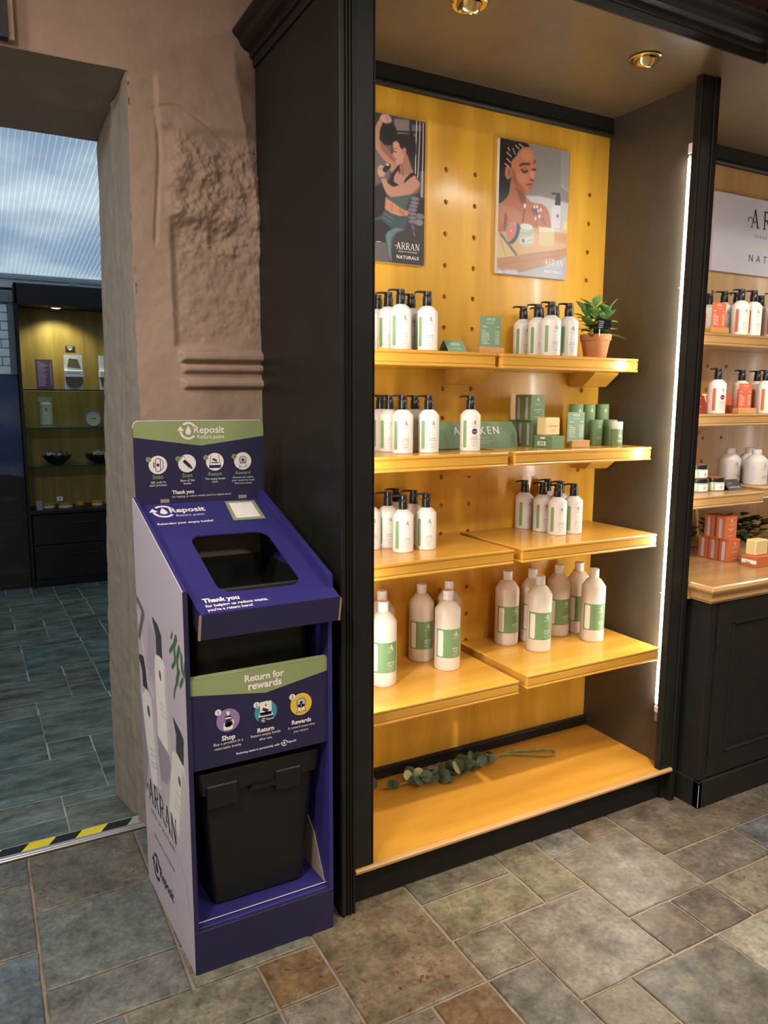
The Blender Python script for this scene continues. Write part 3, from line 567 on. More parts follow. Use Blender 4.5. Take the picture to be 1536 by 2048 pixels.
# threshold and hazard tape
th = thing('threshold_strip', 'white metal threshold strip across the stone doorway floor', 'threshold', (-.2, 2.58, 0))
mk('strip', join(box(-1.0, .462, 2.566, 2.598, -.002, .006, .002), box(-1.0, .462, 2.576, 2.588, .005, .0085, .002)), M['alu'], th)
tp = thing('hazard_tape', 'yellow and black hazard tape behind the metal threshold strip', 'tape', (-.2, 2.625, 0))
for k in range(-9, 7):
    x = .045+.0915*k*.92
    if x+.085 > .45: break
    mk('tape_segment', prism([(x, 2.602), (x+.0842, 2.602), (x+.1142, 2.648), (x+.03, 2.648)], lambda a, b: (a, b, .0), lambda a, b: (a, b, .0015)), M['yellow'] if k % 2 == 0 else M['tape_black'], tp)
# ------------------------------------------------------------------ annex shell
aw = sbox('wall_annex_back', (-2.3, 2.6, 6.86, 7.0, 0, 2.42), M['white_wall'])
sbox('wall_annex_left', (-2.45, -2.3, 2.6, 7.0, 0, 3.1), M['white_wall'])
sbox('wall_annex_right', (2.6, 2.75, 2.6, 7.0, 0, 3.1), M['white_wall'])
sbox('wall_annex_front', (.9, 2.75, 2.6, 2.86, 0, 3.3), M['white_wall'])
sbox('wall_annex_front.001', (-2.45, -1.6, 2.75, 2.86, 0, 3.3), M['white_wall'])
# translucent twin-wall roof sheets with ribs, daylight above
m = bpy.data.materials.new('twin_wall_sheet'); m.use_nodes = True; nt = m.node_tree; nt.nodes.remove(nt.nodes['Principled BSDF'])
out = nt.nodes['Material Output']; tr = node(nt, 'ShaderNodeBsdfTranslucent'); gl = node(nt, 'ShaderNodeBsdfGlossy'); gl.inputs['Roughness'].default_value = .25
mxs = node(nt, 'ShaderNodeMixShader'); mxs.inputs[0].default_value = .06; geo = node(nt, 'ShaderNodeNewGeometry')
n1 = node(nt, 'ShaderNodeTexNoise'); n1.inputs['Scale'].default_value = .9; n1.inputs['Detail'].default_value = 4; nt.links.new(geo.outputs['Position'], n1.inputs['Vector'])
rp = node(nt, 'ShaderNodeValToRGB'); e = rp.color_ramp.elements; e[0].position = .3; e[0].color = (.10, .14, .175, 1); e[1].position = .8; e[1].color = (.42, .45, .42, 1); el = e.new(.5); el.color = (.165, .205, .24, 1)
nt.links.new(n1.outputs[0], rp.inputs[0]); nt.links.new(rp.outputs[0], tr.inputs[0]); nt.links.new(tr.outputs[0], mxs.inputs[1]); nt.links.new(gl.outputs[0], mxs.inputs[2]); nt.links.new(mxs.outputs[0], out.inputs[0])
M['roof'] = m
M['rib'] = mat('sheet_rib', (226, 234, 240), .3, var=.02, trans=.75, ior=1.15)
M['roof_rib'] = mat('roof_rib', (210, 222, 230), .4, var=.02)
def rz_(y): return 2.44+(6.62-y)*.12
rs = struct(mk('ceiling_annex', ([(1.2, 2.8, rz_(2.8)), (2.7, 2.8, rz_(2.8)), (2.7, 6.9, rz_(6.9)), (1.2, 6.9, rz_(6.9)), (-2.4, 2.8, rz_(2.8)), (-.84, 2.8, rz_(2.8)), (-.84, 6.9, rz_(6.9)), (-2.4, 6.9, rz_(6.9))], [(0, 1, 2, 3), (4, 5, 6, 7)]), M['roof'])); FR[rs.name] = Matrix.Identity(4)
m2_ = m.copy(); m2_.name = 'twin_wall_rib'; e = [n for n in m2_.node_tree.nodes if n.type == 'VALTORGB'][0].color_ramp.elements
for q in e: q.color = tuple(min(.95, c*1.45+.03) for c in q.color[:3])+(1,)
def strip_(x0, x1, d): return [(x0, 2.8, rz_(2.8)-d), (x1, 2.8, rz_(2.8)-d), (x1, 6.9, rz_(6.9)-d), (x0, 6.9, rz_(6.9)-d)], [(0, 1, 2, 3)]
for k in range(68):
    x = -.84+.03*k; mk('roof_sheet_flute', strip_(x, x+.0252, 0), M['roof'], rs); mk('roof_sheet_rib', strip_(x+.025, x+.0302, .0015), m2_, rs)
mk('roof_eaves_rail', join(box(-2.3, 2.6, 6.60, 6.66, 2.405, 2.432, .006), box(-2.3, 2.6, 6.57, 6.60, 2.43, 2.442, .003)), M['roof_rib'], rs)
sbox('trim_1', (-2.3, 2.6, 6.62, 6.86, 2.34, 2.415), M['white_wall'])
# ================================================================== ANNEX CABINET AND WHAT STANDS IN IT
YA = 6.42; YB = 6.78; M['gedge'] = mat('dark_green_glass_edge', (26, 58, 50), .15, var=.05)
k = YA/6.35
ac = thing('display_cabinet', 'tall midnight black cabinet with glass shelves seen through the doorway', 'cabinet', (.9, 6.6, 0))
mk('header', box(.335, 1.55, YA, YA+.03, 2.20, 2.355, .003), M['ann_black'], ac)
mk('top', box(.337, 1.55, YA+.01, YB, 2.325, 2.353), M['ann_black'], ac)
mk('soffit_board', box(.352, 1.55, YA+.02, YB-.02, 2.205, 2.225), M['ann_black'], ac)
mk('side_panel', box(.332, .353, YA, YB, 0, 2.353, .002), M['ann_black'], ac)
mk('side_panel', box(1.53, 1.55, YA, YB, 0, 2.353, .002), M['ann_black'], ac)
mk('back_panel', box(.352, 1.535, YB-.02, YB, .6, 2.21), M['ann_wood'], ac)
mk('desk_top', box(.345, 1.54, YA-.015, YB-.02, .595, .622, .003), M['ann_black'], ac)
for z0, z1 in ((.345, .588), (.07, .338)):
    d = mk('drawer_front', box(.36, 1.53, YA, YA+.02, z0, z1, .004), M['ann_black'], ac); sub(d)
    mk('drawer_pull', tube([(.62, YA-.002, z1-.07), (.64, YA-.016, z1-.072), (.84, YA-.016, z1-.072), (.86, YA-.002, z1-.07)], .004, 6), M['ann_black'], d)
mk('carcass', join(box(.36, 1.53, YA+.02, YB-.02, .02, .59), box(.36, 1.53, YA+.03, YA+.05, 0, .07)), M['ann_black'], ac)
for z in (1.567, 1.268, .968):
    gs = sub(mk('glass_shelf', box(.356, 1.528, YA+.032, YB-.025, z-.008, z), M['glass'], ac)); mk('glass_edge', box(.356, 1.528, YA+.0285, YA+.0315, z-.009, z+.0004), M['gedge'], gs)
lamp = mk('lamp_ring', lathe([(.030, 0), (.052, -.002), (.052, -.010), (.036, -.014), (.030, -.006)], 24, (.632, YA+.12, 2.206)), M['chrome'], ac, True); sub(lamp)
mk('lamp_lens', lathe([(.034, -.002), (.030, -.010), (.0, -.014)], 20, (.632, YA+.12, 2.204)), M['led_bulb'], lamp, True)
sp = bpy.data.lights.new('cabinet_lamp', 'SPOT'); sp.energy = 14; sp.color = (1, .98, .6); sp.spot_size = math.radians(125); sp.spot_blend = .6; sp.shadow_soft_size = .03
so = bpy.data.objects.new('cabinet_lamp', sp); COL.objects.link(so); so.location = (.632, YA+.13, 2.185); so.rotation_euler = (math.radians(14), 0, 0)
def card_on(name, label, cat, x0, x1, y, z0, z1, m, lean=.02, th=.003, ink=None, lines=(), title=None):
    t = thing(name, label, cat, ((x0+x1)/2, y, z0))
    f = lambda a, b, d=0.: (a, y+lean*(b-z0)/(z1-z0)-d, b)
    mk('card', prism([(x0, z0), (x1, z0), (x1, z1), (x0, z1)], lambda a, b: f(a, b, 0), lambda a, b: f(a, b, -th)), m, t)
    if ink:
        P = [[(a, zz), (b, zz), (b, zz+h), (a, zz+h)] for a, b, zz, h in lines]
        vf = flat(P, lambda a, b: f(a, b, .0006)) if P else ([], [])
        if title: vf = join(vf, mapped(at2(textw(title[0], title[1]), title[2], title[3]), lambda a, b: f(a, b, .0006)))
        mk('lettering', vf, ink, t)
    return t
yb = 6.70
L = [(.475, .475+w, 1.80-.0115*i, .004) for i, w in enumerate([.03, .055, .075, .06, .05, .07, .055, .045, .07, .05, .065, .05, .055, .05, .06, .05, .05], 2)]+[(.565, .575, 1.80-.0115*i, .004) for i in range(3, 18)]
card_on('price_list', 'purple price list card standing on the top glass shelf', 'card', .462, .585, 6.55, 1.567, 1.80, mat('plum_card', (86, 60, 92), .5, var=.04), .03, .004, M['lilac'], L)
card_on('price_tag', 'small black price tag stuck on the oak back board', 'tag', .705, .775, 6.752, 1.88, 1.925, M['ink'], .0, .003, M['white_ink'], [(.715, .765, 1.917, .003), (.72, .76, 1.905, .004), (.73, .752, 1.89, .009)])
t = thing('scrub_mitt', 'packed brown scrub mitt in a pale sleeve on the glass shelf', 'mitt', (.745, 6.58, 1.567))
mk('backing_card', prism(rrect(.672, .808, 1.567, 1.845, .006, 2), lambda a, b: (a, 6.60, b), lambda a, b: (a, 6.604, b)), M['stone_white'], t)
mk('mitt_cloth', join(prism([(.695, 1.745), (.795, 1.735), (.775, 1.81), (.71, 1.815)], lambda a, b: (a, 6.585, b), lambda a, b: (a, 6.60, b)), prism([(.68, 1.665), (.81, 1.665), (.808, 1.62), (.785, 1.59), (.745, 1.58), (.705, 1.59), (.685, 1.62)], lambda a, b: (a, 6.572, b), lambda a, b: (a, 6.60, b))), M['loofah'], t)
mk('paper_sleeve', box(.672, .812, 6.566, 6.606, 1.667, 1.722, .004), M['stone_white'], t)
mk('lettering', flat([[(.69, 1.696), (.79, 1.696), (.79, 1.702), (.69, 1.702)]], lambda a, b: (a, 6.5655, b)), M['grey_wall'], t)
t = thing('scrub_mitt', 'second pale packed mitt cut off by the stone jamb', 'mitt', (1.0, 6.58, 1.567))
mk('backing_card', box(.935, 1.07, 6.60, 6.604, 1.567, 1.845), M['stone_white'], t); mk('paper_sleeve', box(.933, 1.072, 6.57, 6.606, 1.667, 1.722, .004), M['stone_white'], t)
mk('mitt_cloth', prism([(.94, 1.665), (1.068, 1.665), (1.06, 1.60), (.95, 1.60)], lambda a, b: (a, 6.572, b), lambda a, b: (a, 6.60, b)), M['loofah'], t)
t = thing('bath_salts_bag', 'clear bag of pale bath salts on the middle glass shelf', 'bag', (.515, 6.56, 1.268))
mk('salts', join(box(.472, .562, 6.53, 6.58, 1.275, 1.47, .018)), M['beige_fill'], t, True)
mk('bag_top', prism([(.462, 1.47), (.566, 1.468), (.562, 1.512), (.508, 1.503), (.462, 1.514)], lambda a, b: (a, 6.545, b), lambda a, b: (a, 6.555, b)), M['clear_film'], t)
mk('bag_base', box(.466, .568, 6.52, 6.59, 1.268, 1.278, .003), M['clear_film'], t)
mk('mark', flat([[(.512, 1.40), (.52, 1.40), (.52, 1.425), (.512, 1.425)]], lambda a, b: (a, 6.5285, b)), M['ink'], t)
t = thing('round_scrub_pad', 'round beige scrub pad in clear film on the glass shelf', 'pad', (.865, 6.56, 1.268))
mk('pad', prism(disc2(.865, 1.332, .055, 30), lambda a, b: (a, 6.54, b), lambda a, b: (a, 6.565, b)), M['beige_fill'], t)
mk('rim', tube([(x, 6.54, z) for x, z in disc2(.865, 1.332, .053, 30)]+[(.918, 6.54, 1.332)], .004, 6, False), M['brush_wood'], t)
mk('film', prism(rrect(.802, .925, 1.268, 1.395, .004, 2), lambda a, b: (a, 6.568, b), lambda a, b: (a, 6.571, b)), M['grey_wall'], t)
mk('mark', flat([[(.845, 1.336), (.89, 1.336), (.89, 1.341), (.845, 1.341)]], lambda a, b: (a, 6.5395, b)), M['ink'], t)
M['dark_glass'] = mat('smoky_bowl_glass', (24, 32, 32), .08, var=.1, coat=.8, spec=.8)
chipm = [mat('dried_petal', (150, 140, 96), .7, var=.2), mat('brown_petal', (84, 66, 44), .7, var=.2), mat('pale_shell', (196, 204, 200), .5, var=.1)]
def bowl(x, label, pal):
    t = thing('potpourri_bowl', label, 'bowl', (x, 6.56, .968))
    mk('bowl', lathe([(.035, 0), (.05, .004), (.085, .035), (.118, .078), (.114, .079), (.08, .04), (.03, .012), (.0, .010)], 32, (x, 6.56, .968)), M['dark_glass'], t, True)
    for i in range(26):
        a = random.uniform(0, 6.28); r = .092*math.sqrt(random.random()); c = Vector((x+r*math.cos(a), 6.56+r*math.sin(a), 1.045+random.uniform(-.01, .02)))
        d = Vector((random.uniform(-1, 1), random.uniform(-1, 1), random.uniform(-.2, .9))).normalized(); e_ = d.orthogonal().normalized(); l = random.uniform(.018, .036); w = random.uniform(.006, .014)
        n_ = d.cross(e_)*.003
        P = [c-d*l, c+e_*w, c+d*l, c-e_*w]
        mk('dried_piece', ([tuple(p+n_*.6*(i_ % 2)) for i_, p in enumerate(P)]+[tuple(p-n_) for p in P], [(0, 1, 2, 3), (7, 6, 5, 4), (0, 1, 5, 4), (1, 2, 6, 5), (2, 3, 7, 6), (3, 0, 4, 7)]), chipm[random.choice(pal)], t)
bowl(.578, 'dark bowl heaped with dried petals on the lower glass shelf', (0, 1, 1, 2)); bowl(.895, 'dark bowl of pale shells and card beside the stone jamb', (2, 2, 2, 0))
def brush(x, y, r, label, top, body, name='bath_brush'):
    t = thing(name, label, 'brush', (x, y, .622))
    mk('body', lathe([(r*.9, 0), (r, .006), (r, .02), (r*.95, .024)], 28, (x, y, .622)), body, t, True)
    mk('pad', lathe([(r*.93, .022), (r*.93, .036), (r*.7, .042), (0, .043)], 28, (x, y, .622)), top, t, True); return t
brush(.49, 6.55, .052, 'pale round bath brush at the left end of the cabinet desk', M['bristle'], M['brush_wood'])
brush(.615, 6.52, .055, 'round bath brush with striped bristles on the cabinet desk', M['bristle'], M['brush_wood'])
brush(.735, 6.62, .04, 'small honey-wood brush at the back of the cabinet desk', M['amber'], M['amber'])
brush(.86, 6.54, .045, 'honey-wood brush with brown rim on the cabinet desk', M['amber'], M['brush_wood'])
brush(.965, 6.60, .045, 'honey-wood brush half hidden by the stone jamb', M['amber'], M['amber'])
card_on('price_tag', 'small white price card standing behind the striped brush', 'tag', .565, .61, 6.64, .665, .70, M['white_ink'], .01, .002, M['ink'], [(.585, .592, .672, .02)])
card_on('price_card', 'tilted grey card leaning at the left end of the desk', 'tag', .40, .445, 6.47, .622, .69, M['grey_wall'], .05, .003)
# cables above the cabinet, panels left of it
for q, lab in (([(.60, 6.66, 2.355), (.62, 6.66, 2.42), (.68, 6.65, 2.455), (.74, 6.65, 2.41), (.76, 6.66, 2.355)], 'white cable looped highest above the black cabinet'), ([(.55, 6.64, 2.355), (.58, 6.64, 2.405), (.66, 6.63, 2.40), (.72, 6.64, 2.355)], 'white cable lying low over the cabinet top'), ([(.70, 6.6, 2.357), (.76, 6.6, 2.395), (.82, 6.6, 2.39), (.84, 6.6, 2.357)], 'short white cable at the right of the cabinet top')):
    pts = [Vector(p) for p in q]; sm_ = []
    for i in range(len(pts)-1):
        p0, p1, p2, p3 = pts[max(i-1, 0)], pts[i], pts[i+1], pts[min(i+2, len(pts)-1)]
        for j in range(6):
            u = j/6; sm_.append(tuple(.5*((2*p1)+(-p0+p2)*u+(2*p0-5*p1+4*p2-p3)*u*u+(-p0+3*p1-3*p2+p3)*u**3)))
    o = mk('cable', tube(sm_+[tuple(pts[-1])], .004, 6), M['wire']); tag(o, lab, 'cable')
mp = thing('landscape_mural', 'dark landscape mural panel with cloudy blue sky beside the cabinet', 'mural', (-.4, 6.5, 0))
H_, W_ = 200, 150; yy, xx = np.meshgrid(np.linspace(0, 1, H_), np.linspace(0, 1, W_), indexing='ij')
sky = np.stack([26+40*(yy-.5), 44+60*(yy-.5), 84+60*(yy-.5)], 2); cl = np.clip(fbm(xx*1.4, yy*2, 3., 41)+.1+.5*np.exp(-((yy-.56)/.07)**2), 0, 1)[:, :, None]
sky = sky*(1-cl)+np.array([120, 118, 132.])*cl; hill = .50+.045*np.exp(-((xx-.86)/.22)**2)+.01*fbm(xx, xx*0, 8., 43)
gr = np.stack([26+40*np.clip(fbm(xx*3, yy*8, 5., 44)+.15*np.exp(-((yy-.33)/.03)**2), 0, 1)]*3, 2)*np.array([1., .95, .8]); im = np.where((yy < hill)[:, :, None], gr, sky); im = np.where(((yy < hill) & (yy > hill-.1))[:, :, None], np.array([18, 18, 22.]), im)
print_grid('print', np.clip(im, 0, 255), lambda u, v: (-1.3+1.625*u, 6.486, .02+1.65*v), M['print'], mp); mk('board', box(-1.3, .328, 6.49, 6.52, .0, 1.672), M['ann_black'], mp)
wp = thing('white_block_panel', 'pale panel of painted blockwork above the landscape mural', 'panel', (-.3, 6.5, 1.67))
for r in range(8):
    z0 = 1.675+r*.066
    for c in range(5):
        x0 = -1.3+c*.34+(.17 if r % 2 else 0); mk('block', box(x0+.003, min(x0+.337, .285), 6.485, 6.51, z0+.003, z0+.063, .004), M['stone_white'], wp)
mk('backing', box(-1.3, .287, 6.505, 6.52, 1.672, 2.21), M['white_wall'], wp)
mk('frame_post', box(.287, .33, 6.47, 6.52, 1.672, 2.215, .004), M['grey_wall'], wp); mk('frame_top', box(-1.3, .33, 6.46, 6.52, 2.21, 2.30, .004), M['grey_wall'], wp)
wl = thing('wall_picture', 'dark star-flecked picture hung above the doorway', 'picture', (-.35, 2.46, 2.47))
im = np.clip(np.stack([44+30*fbm(xx, yy, 9., 51), 44+30*fbm(xx, yy, 9., 51), 58+30*fbm(xx, yy, 9., 52)], 2), 0, 255)
im[rng.random((H_, W_)) > .985] = (215, 212, 205)
print_grid('print', im, lambda u, v: (-.8+.956*u, 2.4385, 2.472+.52*v), M['print'], wl); mk('canvas', box(-.8, .156, 2.439, 2.475, 2.472, 2.992), M['ink'], wl)
mk('edge_strip', box(.156, .171, 2.445, 2.478, 2.470, 2.992), M['plaster'], wl)
# ================================================================== THE BLACK DISPLAY ALCOVE
YF, YBK = 1.808, 2.2646; SIL = .136; ZS = 2.555
al = thing('display_alcove', 'tall black alcove unit with amber wood back and lit edges', 'display unit', (1.56, 2.05, 0))
def flute(x0, x1, y0, y1, z0, z1, grooves, gw=.0032, gd=.006):
    """upright post, its front face (y0) cut by grooves"""
    P = [(x0+.002, y0), ]
    for g in grooves: P += [(g-gw, y0), (g-gw*.4, y0+gd), (g+gw*.4, y0+gd), (g+gw, y0)]
    P += [(x1-.002, y0), (x1, y0+.002), (x1, y1), (x0, y1), (x0, y0+.002)]
    return prism(P, lambda a, b: (a, b, z0), lambda a, b: (a, b, z1))
mk('side_panel', box(.870, .914, 1.845, 2.475, 0, ZS+.06), M['black'], al)
mk('side_panel', box(2.2095, 2.243, 1.84, 2.44, 0, ZS), M['black'], al)
mk('led_sheen_sheet', box(2.2085, 2.2096, 1.841, 2.2646, SIL, ZS), M['inner'], al)  # thin added sheet, its lighter colour stands for LED light on the panel
mk('led_sheen_sheet', box(.9135, .9146, 1.846, 2.2646, SIL, ZS), M['inner'], al)
mk('pilaster', flute(.8536, .8965, YF, 1.85, 0, ZS+.1, (.8685, .8775, .8865)), M['black'], al)
mk('pilaster', flute(2.2225, 2.2465, YF, 1.85, 0, ZS, (2.228, 2.2345, 2.241), .0022, .005), M['black'], al)
mk('face_strip', flute(.8966, .9596, 1.815, 1.845, SIL, ZS, (.9535,), .0016, .004), M['black'], al)
mk('face_strip', flute(2.165, 2.2224, 1.815, 1.84, SIL, ZS, (2.171,), .0016, .004), M['black'], al)
mk('soffit', join(box(.874, 2.262, 1.668, YBK+.02, ZS, ZS+.03)), M['soffit'], al)
mk('top_board', join(box(.874, 2.262, 1.66, 2.44, 2.60, 2.63)), M['black'], al)
mk('back_rail', join(box(.914, 2.2085, 2.246, YBK, 2.505, ZS, .002), box(.914, 2.2085, 2.238, YBK, 2.488, 2.503, .005)), M['black'], al)
mk('back_skirting', join(box(.914, 2.2085, 2.247, YBK, SIL, .172, .003), box(.914, 2.2085, 2.241, YBK, .168, .178, .004)), M['black'], al)
mk('kick_board', box(.8965, 2.283, 1.852, 1.87, 0, .121), M['black'], al)
# pegboard back with real drilled holes
def pegboard(x0, x1, z0, z1, y, cols, rows, r=.0085, dp=.014):
    xc = sorted({x0, x1, *[c+s*.013 for c in cols for s in (-1, 1)]}); zc = sorted({z0, z1, *[q+s*.013 for q in rows for s in (-1, 1)]})
    V, F = [], []
    def q(pts): n = len(V); V.extend(pts); F.append(tuple(range(n, n+len(pts))))
    for i in range(len(xc)-1):
        for j in range(len(zc)-1):
            a, b, c, d = xc[i], xc[i+1], zc[j], zc[j+1]; mx, mz = (a+b)/2, (c+d)/2
            if any(abs(mx-s) < .002 for s in cols) and any(abs(mz-s) < .002 for s in rows):
                n = 16; C = [(mx+r*math.cos(2*math.pi*k/n), mz+r*math.sin(2*math.pi*k/n)) for k in range(n)]
                S = []
                for k in range(n):
                    u, w = math.cos(2*math.pi*k/n), math.sin(2*math.pi*k/n); t = .013/max(abs(u), abs(w)); S.append((mx+u*t, mz+w*t))
                for k in range(n):
                    l = (k+1) % n; q([(S[k][0], y, S[k][1]), (S[l][0], y, S[l][1]), (C[l][0], y, C[l][1]), (C[k][0], y, C[k][1])])
                    q([(C[k][0], y, C[k][1]), (C[l][0], y, C[l][1]), (C[l][0], y+dp, C[l][1]), (C[k][0], y+dp, C[k][1])])
                q([(x, y+dp, z) for x, z in C])
            else: q([(a, y, c), (b, y, c), (b, y, d), (a, y, d)])
    return V, F
ROWS = [2.273-.1047*k for k in range(20)]
mk('back_panel', pegboard(.914, 2.2085, SIL, 2.495, YBK, (.939, 1.469, 1.589, 2.119), [z for z in ROWS if z > .4]), M['wood_back'], al)
mk('backing', box(.9, 2.25, YBK+.0145, YBK+.03, 0, 2.56), M['black'], al)
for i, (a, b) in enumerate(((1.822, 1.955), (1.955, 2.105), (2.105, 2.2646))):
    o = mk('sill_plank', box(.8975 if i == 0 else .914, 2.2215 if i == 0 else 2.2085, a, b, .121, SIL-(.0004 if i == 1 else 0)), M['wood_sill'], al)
mk('sill_nosing', prism([(1.808, .1215), (1.803, .125), (1.803, .132), (1.808, .136), (1.8225, .136), (1.8225, .1215)], lambda a, b: (.8968, a, b), lambda a, b: (2.2222, a, b)), M['wood_counter'], al)
for x, s_ in ((2.2035, -1), (.9190, 1)):
    st = mk('led_channel', box(x-.005, x+.005, 1.870, 1.883, .30, 2.36, .001), M['alu'], al); sub(st)
    xf = x+s_*.0052
    mk('led_diffuser', prism([(1.8715, 0), (1.8815, 0), (1.8795, .004), (1.8735, .004)], lambda a, b: (xf+s_*b, a, .372), lambda a, b: (xf+s_*b, a, 2.315)), M['led'], st)
    mk('end_cap', join(box(x-.006, x+.006, 1.868, 1.886, 2.33, 2.365, .002), box(x-.006, x+.006, 1.868, 1.886, .335, .36, .002)), M['foam'], st)
    for z in (1.888, .795): mk('clip', lathe([(0, 0), (.004, .001), (.005, .004), (.0, .006)], 10, (x+s_*.004, 1.892, z)), M['chrome'], st)
# cornice swept round the unit
prof = [(0, 2.548), (.006, 2.548), (.008, 2.572), (.016, 2.574), (.019, 2.580), (.016, 2.586), (.020, 2.590), (.036, 2.596), (.048, 2.606), (.055, 2.620), (.060, 2.624), (.066, 2.628), (.074, 2.637), (.074, 2.645), (0, 2.645)]
def sweep(path, prof):
    """path: (x, y, ox, oy) with mitred outward direction"""
    n = len(prof); V = [(x+ox*o, y+oy*o, z) for x, y, ox, oy in path for o, z in prof]
    F = [(i*n+j, i*n+(j+1) % n, (i+1)*n+(j+1) % n, (i+1)*n+j) for i in range(len(path)-1) for j in range(n)]
    F += [tuple(range(n)), tuple((len(path)-1)*n+j for j in range(n))[::-1]]; return V, F
pl_ = [(o, z+(.04 if i < 2 else .02 if i == 2 else 0)) for i, (o, z) in enumerate(prof)]
mk('cornice', sweep([(.870, 2.475, -1, 0), (.870, 1.667, -1, -1), (2.262, 1.667, -1, -1)], prof), M['black'], al)
# downlights in the soffit
def downlight(x, y, label, rz):
    t = thing('downlight', label, 'lamp', (x, y, ZS), rz, 'brass downlights in the soffit')
    mk('trim_ring', lathe([(.034, .0), (.047, -.0015), (.050, -.004), (.046, -.007), (.036, -.006), (.033, -.002)], 36), M['brass'], t, True, rel=False)
    c, s_ = math.cos(.42), math.sin(.42)
    def tilt(vf): return [(x_, y_*c-z_*s_, y_*s_+z_*c) for x_, y_, z_ in vf[0]], vf[1]
    mk('eyeball', tilt(lathe([(.033, .004), (.0325, -.012), (.029, -.022), (.0265, -.024), (.025, -.020), (.024, -.004), (.012, .014), (0, .016)], 32)), M['brass'], t, True, rel=False)
    mk('reflector', tilt(lathe([(.0245, -.018), (.021, -.004), (.012, .010), (0, .013)], 28)), M['chrome'], t, True, rel=False); return t
downlight(1.914, 1.8266, 'brass eyeball downlight nearer the fluted post between units', math.radians(-20))
downlight(1.246, 1.8208, 'brass eyeball downlight cut off by the picture top', math.radians(-5))
# ---- shelves
SH = {}
def shelf(x0, x1, yf, z, label, br, wm, key, yb=2.2640):
    t = thing('shelf', label, 'shelf', ((x0+x1)/2, yb, z), 0, 'wooden shelves of the display units')
    mk('board', join(box(x0, x1, yf, yb, z-.0095, z, .0022), box(x0+.004, x1-.004, yf+.004, yb, z-.0125, z-.0095), box(x0+.002, x1-.002, yf+.0018, yb, z-.0365, z-.0125, .001), box(x0+.004, x1-.004, yf+.004, yb, z-.0395, z-.0365), box(x0, x1, yf, yb, z-.0475, z-.0395, .0025)), wm, t)
    for c in br:
        mk('bracket', prism([(yb, z-.0476), (yb-.138, z-.0476), (yb-.136, z-.053), (yb-.076, z-.098), (yb, z-.098)], lambda a, b: (c-.06, a, b), lambda a, b: (c+.06, a, b)), wm, t)
    SH[key] = z; return t
for key, nm, xl, xr, yl, zl, yr, zr in (('1', 'top', 1.516, 1.530, 2.02, 1.652, 2.005, 1.651), ('2', 'second', 1.528, 1.5485, 1.955, 1.332, 1.948, 1.334), ('3', 'third', 1.53, 1.554, 1.912, 1.0166, 1.90, 1.0185), ('4', 'lowest', 1.536, 1.5555, 1.873, .580, 1.857, .598)):
    shelf(.925, xl, yl, zl, f'{nm} amber wood shelf on the left half of the alcove', (1.529,), M['wood_shelf'], key+'L')
    shelf(xr, 2.147 if key == '1' else 2.176, yr, zr, f'{nm} amber wood shelf beside the lit right edge', (2.112 if key == '1' else 2.14,), M['wood_shelf'], key+'R')
# ---- posters
def poster(x0, x1, z0, z1, ops, Wn, Hn, base, label, words, back=(236, 232, 226)):
    t = thing('poster', label, 'poster', ((x0+x1)/2, 2.264, z0))
    mk('foam_board', box(x0, x1, 2.2505, 2.2642, z0, z1), M['foam'], t)
    print_grid('print', paint(ops, Wn, Hn, base), lambda u, v: (x0+(x1-x0)*u, 2.2500, z0+(z1-z0)*v), M['print_gloss'], t, .72)
    vf = []
    for kind, s_, xa, xb, z in words:
        if kind == 'A': P, k_ = arran(xb-xa); vf.append(flat(shift(P, xa, z), lambda a, b: (a, 2.2494, b)))
        else: vf.append(mapped(at2(textw(s_, xb-xa, 'LEFT', kind, track=1.25), xa, z), lambda a, b: (a, 2.2494, b)))
    mkl('lettering', vf, M['white_ink'], t); return t
poster(1.055, 1.375, 1.948, 2.4025, P1, 260, 370, (62, 56, 58), 'poster of a woman training in a dark gym, partly hidden', [('A', '', 1.2626, 1.357, 1.9935), (.01, 'SENSE OF SCOTLAND', 1.2755, 1.3475, 1.9845), (.02, 'NATURALS', 1.269, 1.353, 1.9640)])
poster(1.68, 2.0015, 1.9495, 2.4055, P2, 250, 355, (152, 144, 140), 'poster of a woman with braided hair above a bath tray', [('A', '', 1.8926, 1.986, 1.9965), (.01, 'SENSE OF SCOTLAND', 1.9021, 1.977, 1.9880), (.02, 'NATURALS', 1.898, 1.982, 1.9690)])
# ================================================================== THE NEIGHBOURING UNIT
ru = thing('display_alcove', 'neighbouring black unit with white sign above a panelled base', 'display unit', (3.0, 2.1, 0))
mk('back_panel', pegboard(2.262, 3.72, .85, 2.484, YBK+.001, (2.848, 2.969, 3.498, 3.618), [1.9668-.1047*k for k in range(-2, 10)]), M['wood_back2'], ru)
mk('backing', box(2.25, 3.74, YBK+.016, YBK+.03, .8, 2.56), M['black'], ru)
mk('back_rail', join(box(2.262, 3.72, 2.246, YBK, 2.50, ZS, .002), box(2.262, 3.72, 2.240, YBK, 2.484, 2.499, .005)), M['black'], ru)
mk('side_panel', box(3.72, 3.75, 1.8, 2.44, 0, ZS), M['black'], ru)
mk('soffit', box(2.2625, 3.75, 1.2, YBK+.02, ZS, ZS+.03), M['soffit'], ru); mk('top_board', box(2.2625, 3.75, 1.2, 2.44, 2.60, 2.63), M['black'], ru)
mk('cornice', sweep([(2.262, 1.667, -1, -1), (2.262, 1.19, -1, -1), (3.75, 1.19, 0, -1)], prof), M['black'], ru)
mk('divider', box(2.2466, 2.262, 1.86, 2.30, .0, ZS), M['black'], ru)
